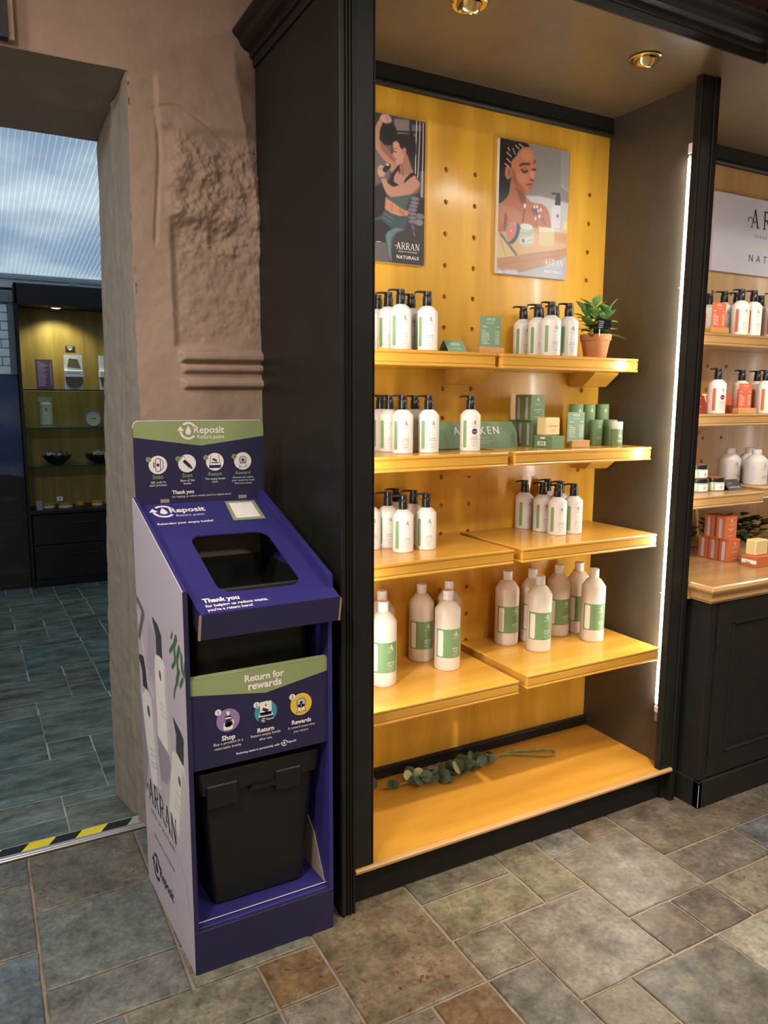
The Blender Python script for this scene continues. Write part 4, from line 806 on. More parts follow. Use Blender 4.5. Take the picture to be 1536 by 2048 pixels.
for x, s_ in ((2.268, 1), (3.714, -1)):
    st = sub(mk('led_channel', box(x-.005, x+.005, 1.870, 1.883, .90, 2.40, .001), M['alu'], ru)); xf = x+s_*.0052
    mk('led_diffuser', prism([(1.8715, 0), (1.8815, 0), (1.8795, .004), (1.8735, .004)], lambda a, b: (xf+s_*b, a, .95), lambda a, b: (xf+s_*b, a, 2.36)), M['led_soft'], st)
bc = thing('base_cabinet', 'black panelled base cabinet under the wooden counter', 'cabinet', (3.0, 2.0, 0))
BX, BY = 2.274, 1.728
mk('carcass', box(BX, 3.72, BY+.022, 2.25, .0, .7858), M['black'], bc)
mk('stile', flute(BX-.001, BX+.045, BY, BY+.0219, .108, .786, (BX+.033, BX+.039), .0018, .004), M['black'], bc)
mk('plinth', join(box(BX-.006, 3.72, BY-.008, BY+.02, 0, .105, .003), box(BX-.006, BX+.012, BY-.008, 2.2, 0, .105, .002)), M['black'], bc)
mk('plinth_chip', box(BX-.0064, BX-.0052, BY-.0084, BY-.0072, .006, .094), M['card_white'], bc)
for i, (a, b) in enumerate(((BX+.047, 2.83), (2.834, 3.37))):
    d = mk('door', join(box(a, a+.085, BY, BY+.02, .11, .782, .002), box(b-.085, b, BY, BY+.02, .11, .782, .002), box(a+.085, b-.085, BY, BY+.02, .11, .195, .002), box(a+.085, b-.085, BY, BY+.02, .697, .782, .002)), M['black'], bc); sub(d)
    mk('door_panel', box(a+.08, b-.08, BY+.010, BY+.018, .19, .70), M['black'], d)
    mk('panel_moulding', join(box(a+.083, b-.083, BY-.004, BY+.012, .193, .203, .003), box(a+.083, b-.083, BY-.004, BY+.012, .689, .699, .003), box(a+.083, a+.093, BY-.004, BY+.012, .193, .699, .003), box(b-.093, b-.083, BY-.004, BY+.012, .193, .699, .003)), M['black'], d)
    for z in (.20, .62): mk('hinge', lathe([(.004, 0), (.005, .004), (.005, .07), (.004, .075)], 10, (a-.001, BY-.003, z)), M['black'], d)
ct = thing('counter_top', 'moulded wooden counter top on the black base cabinet', 'counter', (3.0, 2.0, .85))
mk('slab', join(box(BX-.004, 3.73, BY-.004, 1.8065, .786, .85), box(2.2475, 3.73, 1.8065, 2.262, .786, .85)), M['wood_counter'], ct)
cp = [(0, .786), (.004, .786), (.006, .792), (.012, .796), (.012, .801), (.006, .806), (.008, .816), (.016, .826), (.024, .830), (.026, .838), (.020, .843), (.018, .846), (.010, .8505), (0, .8505)]
mk('edge_moulding', sweep([(BX-.004, 1.8065, -1, 0), (BX-.004, BY-.004, -1, -1), (3.73, BY-.004, 0, -1)], cp), M['wood_counter'], ct)
shelf(2.272, 3.70, 2.03, 1.766, 'upper wooden shelf of the neighbouring unit', (2.62, 3.5), M['wood_counter'], 'R1a')
shelf(2.272, 3.70, 2.0, 1.450, 'middle wooden shelf of the neighbouring unit', (2.65, 3.5), M['wood_counter'], 'R2a')
shelf(2.272, 2.822, 1.932, 1.1365, 'jar shelf of the neighbouring unit', (2.56,), M['wood_counter'], 'R3a'); shelf(2.838, 3.70, 1.95, 1.150, 'bottle shelf at the right picture edge', (3.5,), M['wood_counter'], 'R3b')
sg = thing('sign_board', 'white sign board with dark serif lettering in the neighbouring unit', 'sign', (3.3, 2.26, 2.05))
mk('board', box(2.81, 3.76-.05, 2.2505, 2.264, 2.0535, 2.3755, .001), M['sign_white'], sg)
P, k_ = arran(.403, .3)
vf = [flat(shift(P, 3.0256, 2.253), lambda a, b: (a, 2.2498, b))]
for s_, x, z, h in (('SENSE OF SCOTLAND', 3.077, 2.2125, .0185), ('NATURALS', 3.048, 2.110, .043)):
    vf.append(mapped(at2(text2(s_, h, 'LEFT', .004, track=1.9), x, z), lambda a, b: (a, 2.2498, b)))
mkl('lettering', vf, M['c_navy'], sg)
# ================================================================== THE CARDBOARD RETURN POINT
rp_ = thing('return_point', 'navy cardboard bottle return stand with a sloping open lid', 'bin', (.61, 2.03, 0))
sx = lambda x, y: x-.05*(y-1.8)                              # the card box sits slightly skewed
def ZT(y): return 1.0235+(y-1.755)*(1.212-1.0235)/(2.255-1.755)
YF2 = 1.788
def side(x0, x1):
    P = [(YF2, 0), (2.27, 0), (2.27, ZT(2.255)), (2.255, ZT(2.255)), (YF2, ZT(YF2))]
    return prism(P, lambda a, b: (sx(x0, a), a, b), lambda a, b: (sx(x1, a), a, b))
lf = sub(mk('side_panel', side(.4185, .430), M['navy'], rp_))
rs_ = mk('side_panel', side(.8035, .815), M['navy'], rp_)
print_grid('print', paint(P3, 150, 480, (166, 159, 170)), lambda u, v: (lambda y: (sx(.4180, y), y, v*(ZT(min(y, 2.255))-.001)))(2.268-u*.479), M['print'], lf, 1.3)
f = lambda a, b: (sx(.4172, 2.27-a), 2.27-a, b)              # lettering on the side, a runs towards the front
P, k_ = arran(.315); vfs = [flat(shift([[(x, y*1.0) for x, y in p] for p in P], 2.27-2.234, .297), f)]
vfs += [mapped(at2(textw('SENSE OF SCOTLAND', .25, 'LEFT', 0., track=1.4), 2.27-2.196, .262), f), mapped(at2(textw('Reducing waste in partnership with', .215, 'LEFT'), 2.27-2.17, .198), f)]
vfs += [flat(shift(return_logo(.042), 2.27-2.158, .10), f), mapped(at2(textw('Reposit', .145, 'LEFT', .02), 2.27-2.122, .090), f)]
mkl('lettering', vfs, M['c_navy'], lf)
mk('back_panel', prism([(.43, 0), (.8035, 0), (.8035, 1.172), (.43, 1.172)], lambda a, b: (sx(a, 2.262), 2.256, b), lambda a, b: (sx(a, 2.27), 2.266, b)), M['card_in'], rp_)
edge = mk('cut_edge', prism([(YF2-.001, .0), (YF2+.0, 0), (YF2+0, ZT(YF2)), (YF2-.001, ZT(YF2))], lambda a, b: (.4188, a, b), lambda a, b: (.4298, a, b)), M['navy_d'], rp_)
# white cut line along the sloping edges
mk('white_edge', tube([(sx(.4185, 2.255), 2.255, ZT(2.255)+.0004), (sx(.4185, YF2), YF2, ZT(YF2)+.0004)], .0011, 6), M['card_white'], rp_)
mk('edge_flap', prism([(YF2, ZT(YF2)-.045), (YF2, ZT(YF2)+.0005), (2.255, ZT(2.255)+.0005), (2.255, ZT(2.255)-.045)], lambda a, b: (sx(.8155, a), a, b), lambda a, b: (sx(.8185, a), a, b)), M['navy'], rp_)
# plinth, floor tray and the flap beside the crate
mk('plinth', box(.4187, .8135, 1.7865, 1.800, 0, .1215, .001), M['navy_d'], rp_)
mk('plinth_lip', join(box(.4195, .8075, 1.7985, 1.816, .121, .1236, .001)), M['navy'], rp_)
mk('floor_tray', join(prism([(.43, 1.812), (.8035, 1.812), (.8035-.02, 2.255), (.41, 2.255)], lambda a, b: (a, b, .108), lambda a, b: (a, b, .1305))), M['navy'], rp_)
mk('tray_edge', tube([(.431, 1.8115, .1306), (.803, 1.8115, .1306)], .0012, 6), M['card_white'], rp_)
mk('side_flap', prism([(1.815, .131), (2.0, .131), (2.0, .30), (1.93, .29), (1.88, .25)], lambda a, b: (sx(.7995, a), a, b), lambda a, b: (sx(.8025, a), a, b)), M['card_in'], rp_)
mk('shelf_tray', prism([(.43, 1.81), (.8035, 1.81), (.785, 2.255), (.41, 2.255)], lambda a, b: (a, b, .566), lambda a, b: (a, b, .574)), M['navy_d'], rp_)
# front band
bd = sub(mk('front_band', join(box(.4245, .8175, 1.797, 1.8035, .5625, .806, .001), box(.4235, .4245+.002, 1.797, 1.86, .5625, .806), box(.8155, .8180, 1.797, 1.86, .5625, .806)), M['navy_d'], rp_))
f = lambda a, b: (a, 1.7962, b)
mk('green_flash', flat([[(.4247, .8062), (.8173, .8062), (.8173, .7716), (.628, .7385), (.4247, .7665)]], f), M['lime'], bd)
mk('top_lip', prism([(.4245, 1.797), (.8175, 1.797), (.8175, 1.812), (.4245, 1.812)], lambda a, b: (a, b, .8062+(b-1.797)*.15), lambda a, b: (a, b, .8075+(b-1.797)*.15)), M['lime'], bd)
f2 = lambda a, b: (a, 1.7954, b); f3 = lambda a, b: (a, 1.7949, b); f4 = lambda a, b: (a, 1.7945, b)
T = lambda s_, w, x, z, b=0., t=1.: mapped(at2(textw(s_, w, 'CENTER', b, track=t), x, z), f2)
mkl('lettering', (T('Return for', .108, .6255, .7775, .035), T('rewards', .092, .6265, .7545, .035)), M['c_white'], bd)
mkl('lettering', (T('Shop', .036, .5254, .6315, .035), T('Return', .046, .626, .6325, .035), T('Rewards', .056, .7275, .6345, .035), T('Buy a product in a', .078, .525, .6205), T('returnable bottle.', .072, .524, .6085), T('Return empty bottle', .082, .626, .622), T('after use.', .036, .6255, .610), T('A reward every time', .078, .727, .6225), T('you return.', .043, .7262, .6108), T('Reducing waste in partnership with', .119, .604, .585, .02), flat(shift(return_logo(.0088), .6775, .588), f2), T('Reposit', .027, .698, .586, .02)), M['c_white'], bd)
def icon_star(cx, cy, r): return [(cx+(r if i % 2 == 0 else r*.45)*math.sin(math.pi*i/5), cy+(r if i % 2 == 0 else r*.45)*math.cos(math.pi*i/5)) for i in range(10)]
def icon_rosette(cx, cy, s_, parent, ff, fg, m_w, m_d):
    mk('ribbon_icon', flat([[(cx-.45*s_, cy-.75*s_), (cx-.2*s_, cy-.62*s_), (cx-.05*s_, cy-.8*s_), (cx-.02*s_, cy), (cx-.3*s_, cy)], [(cx+.45*s_, cy-.72*s_), (cx+.22*s_, cy-.6*s_), (cx+.08*s_, cy-.78*s_), (cx+.02*s_, cy), (cx+.3*s_, cy)], disc2(cx, cy+.15*s_, .45*s_)], ff), m_w, parent)
    ring = polyline(arc(cx, cy+.15*s_, .44*s_, 0, 360, 24), .05*s_)+polyline(arc(cx, cy+.15*s_, .33*s_, 0, 360, 24), .04*s_)
    mk('star_icon', flat(ring+[icon_star(cx, cy+.15*s_, .27*s_)]+polyline([(cx-.28*s_, cy-.1*s_), (cx-.45*s_, cy-.75*s_), (cx-.2*s_, cy-.62*s_), (cx-.05*s_, cy-.8*s_)], .04*s_)+polyline([(cx+.28*s_, cy-.1*s_), (cx+.45*s_, cy-.72*s_), (cx+.22*s_, cy-.6*s_), (cx+.08*s_, cy-.78*s_)], .04*s_), fg), m_d, parent)
def number(nm, s_, x, y, r, parent, ff, fg, m_w, m_d):
    mk('number_disc', flat([disc2(x, y, r, 20)], ff), m_w, parent); mk('number', mapped(at2(text2(s_, r*1.7, 'CENTER'), x, y-r*.6), fg), m_d, parent)
for x, z, m_ in ((.5254, .684, 'c_purple'), (.627, .686, 'c_teal'), (.7268, .688, 'c_yellow')):
    mk('icon_disc', flat([disc2(x, z, .031, 32)], f2), M[m_], bd)
x, z = .5254, .684
mk('bottle_icon', flat([rrect(x-.0085, x+.0085, z-.018, z+.012, .005), rrect(x-.004, x+.004, z+.014, z+.024, .001), [(x-.0085, z+.008), (x+.0085, z+.008), (x+.004, z+.015), (x-.004, z+.015)], rrect(x-.013, x+.012, z-.026, z-.004, .006), rrect(x+.006, x+.015, z-.004, z+.000, .0018), rrect(x+.006, x+.016, z-.009, z-.005, .0018), rrect(x+.006, x+.015, z-.014, z-.010, .0018)], f3), M['c_white'], bd)
mk('label_icon', flat([[(x-.007, z-.010), (x+.006, z-.002), (x+.007, z+.004), (x-.007, z+.004)]]+polyline([(x-.0085, z-.006), (x-.0085, z+.008), (x-.004, z+.015)], .0012)+polyline([(x+.0085, z-.002), (x+.0085, z+.008), (x+.004, z+.015)], .0012)+polyline([(x-.013, z-.01), (x-.0085, z-.012), (x+.004, z-.004)], .001), f4), M['c_navy'], bd)
x, z = .627, .686
mk('chute_icon', flat([[(x-.016, z-.006), (x+.016, z-.006), (x+.016, z+.029), (x-.016, z+.029)], [(x-.021, z-.012), (x+.021, z-.012), (x+.016, z+.0), (x-.016, z+.0)]], f3), M['c_white'], bd)
mk('chute_slot_icon', flat([[(x-.016, z-.0085), (x+.016, z-.0085), (x+.014, z-.005), (x-.014, z-.005)], stroke((x-.009, z+.010), (x+.006, z+.002), .008), stroke((x, z+.018), (x, z+.024), .002), [(x-.0025, z+.019), (x+.0025, z+.019), (x, z+.015)], [(x-.02, z-.032), (x+.02, z-.032), (x+.02, z-.012), (x-.02, z-.012)]], f4), M['navy_d'], bd)
mk('mini_logo', join(flat(shift(return_logo(.006), x-.007, z-.021), lambda a, b: (a, 1.7941, b)), mapped(at2(textw('Reposit', .02, 'LEFT', .02), x+.001, z-.022), lambda a, b: (a, 1.7941, b))), M['c_white'], bd)
icon_rosette(.7268, .688, .03, bd, f3, f4, M['c_white'], M['c_navy'])
for s_, x, z in (('1', .4998, .7095), ('2', .602, .7095), ('3', .7015, .7125)): number('n', s_, x, z, .0085, bd, f3, f4, M['c_white'], M['c_navy'])
# lid: sloping tray with a rounded opening
dz = (1.19-.985)/(2.26-1.745); LZ = lambda y: .985+(y-1.745)*dz
def lx(u, y): t_ = (y-1.745)/(2.26-1.745); return (.4505+(.409-.4505)*t_)*(1-u)+(.8215+(.7925-.8215)*t_)*u
hole = []
for (cx, cy), a0 in (((.700, 2.045), 0), ((.548, 2.047), 90), ((.556, 1.855), 180), ((.708, 1.853), 270)):
    hole += [(cx+.036*math.cos(math.radians(a0+90*i/6)), cy+.036*math.sin(math.radians(a0+90*i/6))) for i in range(7)]
n = len(hole); cx0, cy0 = .628, 1.95
def outer(q):
    dx, dy = q[0]-cx0, q[1]-cy0; best = 9e9
    for s_ in np.linspace(.01, 4, 800):
        x, y = cx0+dx*s_, cy0+dy*s_
        if y > 2.26 or y < 1.745 or x < lx(0, y) or x > lx(1, y): best = s_; break
    x, y = cx0+dx*best, cy0+dy*best; y = min(max(y, 1.745), 2.26); return (min(max(x, lx(0, y)), lx(1, y)), y)
O = [outer(q) for q in hole]
for cnr in ((lx(0, 2.26), 2.26), (lx(1, 2.26), 2.26), (lx(0, 1.745), 1.745), (lx(1, 1.745), 1.745)):
    i = min(range(n), key=lambda i: (O[i][0]-cnr[0])**2+(O[i][1]-cnr[1])**2); O[i] = cnr
V = [(*q, LZ(q[1])) for q in hole]+[(*q, LZ(q[1])) for q in O]+[(*q, LZ(q[1])-.004) for q in hole]+[(*q, LZ(q[1])-.004) for q in O]
F = []
for i in range(n):
    j = (i+1) % n; F += [(i, j, n+j, n+i), (2*n+i, 3*n+i, 3*n+j, 2*n+j), (i, 2*n+i, 2*n+j, j), (n+i, n+j, 3*n+j, 3*n+i)]
ld = sub(mk('lid', (V, F), M['navy'], rp_))
mk('front_skirt', prism([(.4515, .986), (.8210, .986), (.8185, .921), (.4470, .921)], lambda a, b: (a, 1.742+(b-.986)*-.10, b), lambda a, b: (a, 1.747+(b-.986)*-.10, b)), M['navy_d'], ld)
for u in (0, 1):
    mk('side_skirt', prism([(1.748, .982), (2.2, LZ(2.2)-.004), (2.2, LZ(2.2)-.04), (1.752, .921)], lambda a, b: (lx(u, a)+(.0015 if u == 0 else -.0015), a, b), lambda a, b: (lx(u, a)+(.0035 if u == 0 else -.0035), a, b)), M['navy_d'], ld)
    xx_ = .4475 if u == 0 else .8195
    mk('corrugated_edge', prism([(1.7405, .983), (1.7495, .983), (1.7555, .921), (1.7465, .921)], lambda a, b: (xx_+(b-.986)*.05, a, b), lambda a, b: (xx_+.0045+(b-.986)*.05, a, b)), M['card_edge'], ld)
mk('fold_line', tube([(lx(.0, 1.7445), 1.7440, LZ(1.7445)+.0003), (lx(1, 1.7445), 1.7440, LZ(1.7445)+.0003)], .0009, 6), M['card_white'], ld)
for y in (2.135, 1.798): mk('crease', tube([(lx(.02, y), y, LZ(y)-.0002), (lx(.98, y), y, LZ(y)-.0002)], .0006, 4), M['navy_d'], ld)
g_ = lambda a, b: (a, b, LZ(b)+.0006); g2 = lambda a, b: (a, b, LZ(b)+.0011)
U = lambda s_, w, x, y, b=0., al_='LEFT', h=1.: mapped(at2(textw(s_, w, al_, b, h), x, y), g_)
mkl('lettering', (flat(shift(return_logo(.033), .473, 2.2165), g_), U('Reposit', .105, .4905, 2.208, .03), U('Return point', .081, .5045, 2.185), U('Returning your empty bottle?', .161, .4410, 2.147, .03), U('Thank you', .093, .469, 1.788, .045), U('for helping us reduce waste,', .160, .4705, 1.770, .03), U('you\'re a return hero!', .115, .4708, 1.755, .03)), M['c_white'], ld)
mk('scan_label', flat([[(.6603, 2.1428), (.7602, 2.1418), (.7597, 2.2481), (.6667, 2.2518)]], g_), M['lime'], ld)
mk('scan_square', flat([[(.673, 2.154), (.748, 2.154), (.748, 2.238), (.676, 2.239)]], g2), M['c_white'], ld)
# header card with a middle fold
HY = 2.262
def hy(a): return HY+.010*(1-abs(a-.603)/.2)
top = [(.405, 1.415), (.4075, 1.4265), (.414, 1.4335), (.421, 1.4350), (.603, 1.4350), (.783, 1.4350), (.790, 1.4335), (.7965, 1.4265), (.799, 1.415)]
def hdr(P, d=0.): return [(a, hy(a)-d, b) for a, b in P]
pts = [(.405, 1.185), (.603, 1.185), (.799, 1.185)]+top[::-1]
nn = len(pts)
hd = sub(mk('header_card', (hdr(pts)+hdr(pts, -.005), [(0, 1, 7, 8, 9, 10, 11), (1, 2, 3, 4, 5, 6, 7), tuple(nn+i for i in (11, 10, 9, 8, 7, 1, 0)), tuple(nn+i for i in (7, 6, 5, 4, 3, 2, 1))]+[(i, (i+1) % nn, nn+(i+1) % nn, nn+i) for i in range(nn)]), M['navy_d'], rp_))
h1 = lambda a, b: (a, hy(a)-.0007, b); h2 = lambda a, b: (a, hy(a)-.0012, b); h3 = lambda a, b: (a, hy(a)-.0016, b)
mk('green_flash', flat([[(.405, 1.3879), (.603, 1.3595), (.603, 1.4350), (.421, 1.4350), (.414, 1.4335), (.4075, 1.4265), (.405, 1.415)], [(.603, 1.3595), (.799, 1.3861), (.799, 1.415), (.7965, 1.4265), (.790, 1.4335), (.783, 1.4350), (.603, 1.4350)]], h1), M['lime'], hd)
Hh = lambda s_, w, x, z, b=0., al_='CENTER': mapped(at2(textw(s_, w, al_, b), x, z), h2)
mkl('lettering', (flat(shift(return_logo(.027), .5665, 1.405), h2), Hh('Reposit', .0925, .5835, 1.3975, .015, 'LEFT'), Hh('Return point', .0815, .5938, 1.3810, .01, 'LEFT'), Hh('QR code to', .044, .472, 1.2515), Hh('start process.', .052, .4715, 1.2430), Hh('Base of the', .043, .5595, 1.2530), Hh('bottle.', .024, .5595, 1.2440), Hh('The empty bottle', .062, .6445, 1.2545), Hh('here.', .018, .6445, 1.2455), Hh('Choose and collect', .066, .7316, 1.2560), Hh('your reward by email', .071, .7316, 1.2470), Hh('when you return.', .057, .7316, 1.2380), Hh('Thank you', .066, .5115, 1.2165, .035, 'LEFT'), Hh("for helping us reduce waste, you're a return hero!", .18, .5115, 1.2055, .0, 'LEFT')), M['c_white'], hd)
mkl('step_title', (Hh('Scan', .031, .471, 1.2650, .03), Hh('Scan', .031, .559, 1.2655, .03), Hh('Return', .042, .6445, 1.2670, .03), Hh('Reward', .046, .7316, 1.2680, .03)), mat('muted_green_ink', (120, 140, 106), .5, var=.02), hd)
HC = ((.4725, 1.306), (.5595, 1.3072), (.6447, 1.3092), (.7316, 1.3090))
mkl('icon_disc', [flat([disc2(x, z, .0272, 30)], h2) for x, z in HC], M['c_white'], hd)
inks = []
x, z = HC[0]; ink = polyline(rrect(x-.007, x+.007, z-.019, z+.019, .004, 3)+[(x+.007, z+.015)], .0018)+polyline([(x+.007, z-.017), (x+.015, z-.008), (x+.015, z+.01), (x+.008, z+.017)], .0016)+polyline([(x-.012, z-.008), (x-.012, z+.008)], .003)+[rrect(x-.004, x+.004, z-.004, z+.004, .001, 1)]
inks.append(ink); x, z = HC[1]; ink = [stroke((x-.010, z+.009), (x+.009, z-.010), .010), stroke((x+.009, z-.010), (x+.015, z-.016), .006)]+polyline(arc(x-.012, z+.016, .006, 200, 20, 6), .0016)
inks.append(ink); x, z = HC[2]; ink = [[(x-.018, z-.019), (x+.018, z-.019), (x+.018, z-.010), (x-.018, z-.010)], [(x-.012, z-.004), (x+.012, z-.004), (x+.010, z-.001), (x-.010, z-.001)], stroke((x-.007, z+.009), (x+.006, z+.003), .006)]+polyline([(x-.016, z-.010), (x-.012, z+.022)], .0014)+polyline([(x+.016, z-.010), (x+.012, z+.022)], .0014)
inks.append(ink); mkl('icon_ink', [flat(k_, h3) for k_ in inks], M['c_navy'], hd)
icon_rosette(HC[3][0], HC[3][1], .0265, hd, h3, lambda a, b: (a, hy(a)-.002, b), M['c_white'], M['c_navy'])
for s_, x, z in (('1', .4457, 1.3225), ('2', .5324, 1.3218), ('3', .6175, 1.3227), ('4', .7047, 1.3235)): number('n', s_, x, z, .0078, hd, h3, lambda a, b: (a, hy(a)-.002, b), M['lime'], M['c_navy'])
mkl('slot', [flat([[(q, 1.192), (q+.026, 1.192), (q+.026, 1.203), (q, 1.203)]], h2) for q in (.476, .715)], M['card_in'], hd)
mk('card_rim', tube([(a, hy(a)+.002, b) for a, b in top], .0016, 6), M['card_white'], hd)
# ---- the two black crates inside
def crate(label, x0, x1, y0, y1, z0, z1, tap, handles):
    t = thing('black_crate', label, 'crate', ((x0+x1)/2, (y0+y1)/2, z0))
    def ring(i, z, k, r=.02): 
        return [(a, b, z) for a, b in rrect(x0+i+tap*(1-k), x1-i-tap*(1-k), y0+i+tap*.6*(1-k), y1-i-tap*.6*(1-k), r, 4)]
    H = z1-z0
    rings = [ring(.012, z0, 0), ring(.0, z0+.008, 0.02), ring(.0, z0+H*.84, .84), ring(-.010, z0+H*.845, .84), ring(-.012, z0+H*.99, 1), ring(-.010, z1, 1), ring(.002, z1, 1), ring(.004, z0+H*.85, .85), ring(.004, z0+.014, .03)]
    n = len(rings[0]); V = sum(rings, []); F = [tuple(range(n))[::-1]]
    for r in range(len(rings)-1): F += [(r*n+i, r*n+(i+1) % n, (r+1)*n+(i+1) % n, (r+1)*n+i) for i in range(n)]
    F.append(tuple((len(rings)-1)*n+i for i in range(n)))
    mk('body', (V, F), M['crate'], t, True)
    for a, b, c, d in handles: mk('rim_panel', box(a, b, y0-.016, y0+.01, c, d, .003), M['crate'], t)
    mk('finger_grip', prism([(x0+.13, z1-.075), (x1-.11, z1-.075), (x1-.10, z1-.058), (x1-.16, z1-.064), (x0+.17, z1-.064), (x0+.14, z1-.058)], lambda a, b: (a, y0-.014, b), lambda a, b: (a, y0+.002, b)), M['crate'], t)
    return t
crate('black plastic crate standing at the foot of the return stand', .4555, .7875, 1.835, 2.2, .1306, .535, .034, [(.47, .555, .435, .50), (.66, .735, .44, .50)])
crate('upper black plastic crate under the open lid', .447, .785, 1.852, 2.24, .5742, 1.018, .03, [])
# ================================================================== PRODUCTS
def cyl(R, th0=0.): return lambda u, v: (-math.sin(th0-u/R)*R, -math.cos(th0-u/R)*R, v)
def wrap_rect(R, t0, t1, z0, z1, n=10, round_=0.):
    """patch on a cylinder, t measured from the front towards the left"""
    P = []
    if round_:
        w = (t1-t0)*R/2; c = (t0+t1)/2
        return [[(c*R+x, z) for x, z in rrect(-w, w, z0, z1, min(round_, w*.98), 5)]]
    return [[(a*R, z0), (b*R, z0), (b*R, z1), (a*R, z1)] for a, b in ((t0+(t1-t0)*i/n, t0+(t1-t0)*(i+1)/n) for i in range(n))]
def wrap_shape(R, c, hw, zr, n=10):
    """strips across a rounded shape: zr(s) gives its lower and upper edge at offset s"""
    S = [-hw+2*hw*i/n for i in range(n+1)]; out = []
    for a, b in zip(S, S[1:]):
        (a0, a1), (b0, b1) = zr(a), zr(b); out.append([(c+a, a0), (c+b, b0), (c+b, b1), (c+a, a1)])
    return out
def pill(z0, z1, hw, r): return lambda s_: (lambda k: (z0+k, z1-k))(0 if abs(s_) < hw-r else r-math.sqrt(max(0, r*r-(abs(s_)-hw+r)**2)))
def ball(zc, r): return lambda s_: (zc-math.sqrt(max(0, r*r-s_*s_)), zc+math.sqrt(max(0, r*r-s_*s_)))
def wrapf(R, dr=.0004): return lambda s_, z: (-math.sin(s_/R)*(R+dr), -math.cos(s_/R)*(R+dr), z)
BT = {}
def label_text(R, words, z_em, h_em, dr=.0005):
    ff = wrapf(R, dr); vf = flat([[(-x, y+z_em) for x, y in p] for p in emblem(h_em)], ff)
    for s_, w, z, b in words: vf = join(vf, mapped(([(-x, y+z) for x, y in textw(s_, w, 'CENTER', b, track=1.3)[0]], textw(s_, w, 'CENTER', b, track=1.3)[1]), ff))
    return vf
PW = {'green': [('NATURALS', .020, .0800, .0), ('AWAKEN', .021, .0450, .01), ('BODY WASH', .024, .0390, .015), ('CITRUS & BERGAMOT', .024, .0315, 0.), ('REFRESHING WASH', .022, .0275, 0.), ('300ml', .013, .0185, 0.)],
      'orange': [('NATURALS', .020, .0800, .0), ('UPLIFT', .021, .0450, .01), ('HAND WASH', .024, .0390, .015), ('GRAPEFRUIT & LIME', .024, .0315, 0.), ('REVIVING WASH', .022, .0275, 0.), ('300ml', .013, .0185, 0.)]}
def pump_bottle(kind, loc, rz, label, group, sticker=False):
    key = (kind, sticker)
    if key in BT: return dup(BT[key], loc, rz, label, group)
    t = thing('pump_bottle', label, 'bottle', loc, rz, group); R = .0338
    mk('body', lathe([(.0, 0), (.0315, 0), (.0335, .002), (R, .005), (R, .1185), (.0332, .1205), (.0235, .1315), (.0165, .1365), (.0150, .1375), (.0, .1376)], 40), M['white_bottle'], t, True, False)
    mk('pump_collar', lathe([(.0145, .1370), (.0150, .1385), (.0148, .1660), (.0135, .1680), (0, .1681)], 28), M['pump'], t, True, False)
    hd_ = mk('pump_head', lathe([(.0095, .1680), (.0095, .1695), (.0130, .1700), (.0132, .1805), (.0124, .1825), (0, .1827)], 24), M['pump'], t, True, False)
    mk('spout', join(tube([(-.006, 0, .1798), (-.022, 0, .1806), (-.034, 0, .1800), (-.040, 0, .1785), (-.041, 0, .1755)], [.0040, .0034, .0030, .0028, .0026], 10)), M['pump'], hd_, True, False)
    mk('colour_stripe', flat(wrap_shape(R, .98*R, .0062, pill(.0125, .1025, .0062, .0045)), wrapf(R)), M['green_lab'] if kind == 'green' else M['orange'], t, False, False)
    mk('lettering', label_text(R, PW[kind], .0880, .0140), M['ink'], t, False, False)
    if sticker:
        s_ = mk('sticker', flat(wrap_shape(R, 0, .0095, ball(.066, .0095), 14), wrapf(R, .0008)), M['purple'], t, False, False)
        mk('sticker_text', mapped(at2(textw('Buy me', .012, 'CENTER', .03), 0, .0645), lambda u, v: wrapf(R, .0012)(-u, v)), M['white_ink'], s_, False, False)
    BT[key] = t; return t
def refill(loc, rz, label, group):
    if 'refill' in BT: return dup(BT['refill'], loc, rz, label, group)
    t = thing('refill_bottle', label, 'bottle', loc, rz, group); R = .0445
    mk('body', lathe([(0, 0), (.041, 0), (.0438, .003), (R, .008), (R, .2085), (.0432, .2125), (.026, .2365), (.0182, .2415), (.0160, .2435), (.0160, .2480), (0, .2481)], 44), M['cream_bottle'], t, True, False)
    mk('cap', lathe([(.0172, .2440), (.0176, .2455), (.0176, .2740), (.0165, .2762), (0, .2766)], 28), M['cap'], t, True, False)
    lb = mk('label', flat(wrap_rect(R, -.62, 1.60, .048, .149, 26), wrapf(R)), M['green_lab2'], t, False, False)
    mk('label_window', flat(wrap_shape(R, 1.24*R, .0105, pill(.052, .144, .0105, .005)), wrapf(R, .0008)), M['cap'], lb, False, False)
    mk('lettering', label_text(R, [('NATURALS', .027, .1170, 0.), ('AWAKEN', .026, .0800, .02), ('BODY WASH', .026, .0735, .02), ('REFILL', .014, .0680, .02), ('CITRUS & BERGAMOT', .028, .0625, 0.), ('REFRESHING WASH', .024, .0580, 0.), ('1 litre', .014, .0515, 0.)], .1240, .0175, .0009), M['white_ink'], lb, False, False)
    BT['refill'] = t; return t
J = lambda: math.radians(random.uniform(-6, 6))
G1 = 'white pump bottles in the alcove'
def gp(rows, z, sticker=()):
    for i, (x, y, lab) in enumerate(rows): pump_bottle('green', (x, y, z), math.radians(-11)+J(), lab, G1, i in sticker)
gp([(1.181, 2.066, 'white pump bottle foremost in the left row on the top shelf'), (1.178, 2.140, 'white pump bottle second from the front edge, top shelf left row'), (1.179, 2.213, 'white pump bottle rearmost by the left post on the top shelf'), (1.2745, 2.062, 'white pump bottle nearest the small green tent card, top shelf'), (1.2595, 2.136, 'shaded white pump bottle behind another on the top left shelf')], SH['1L'])
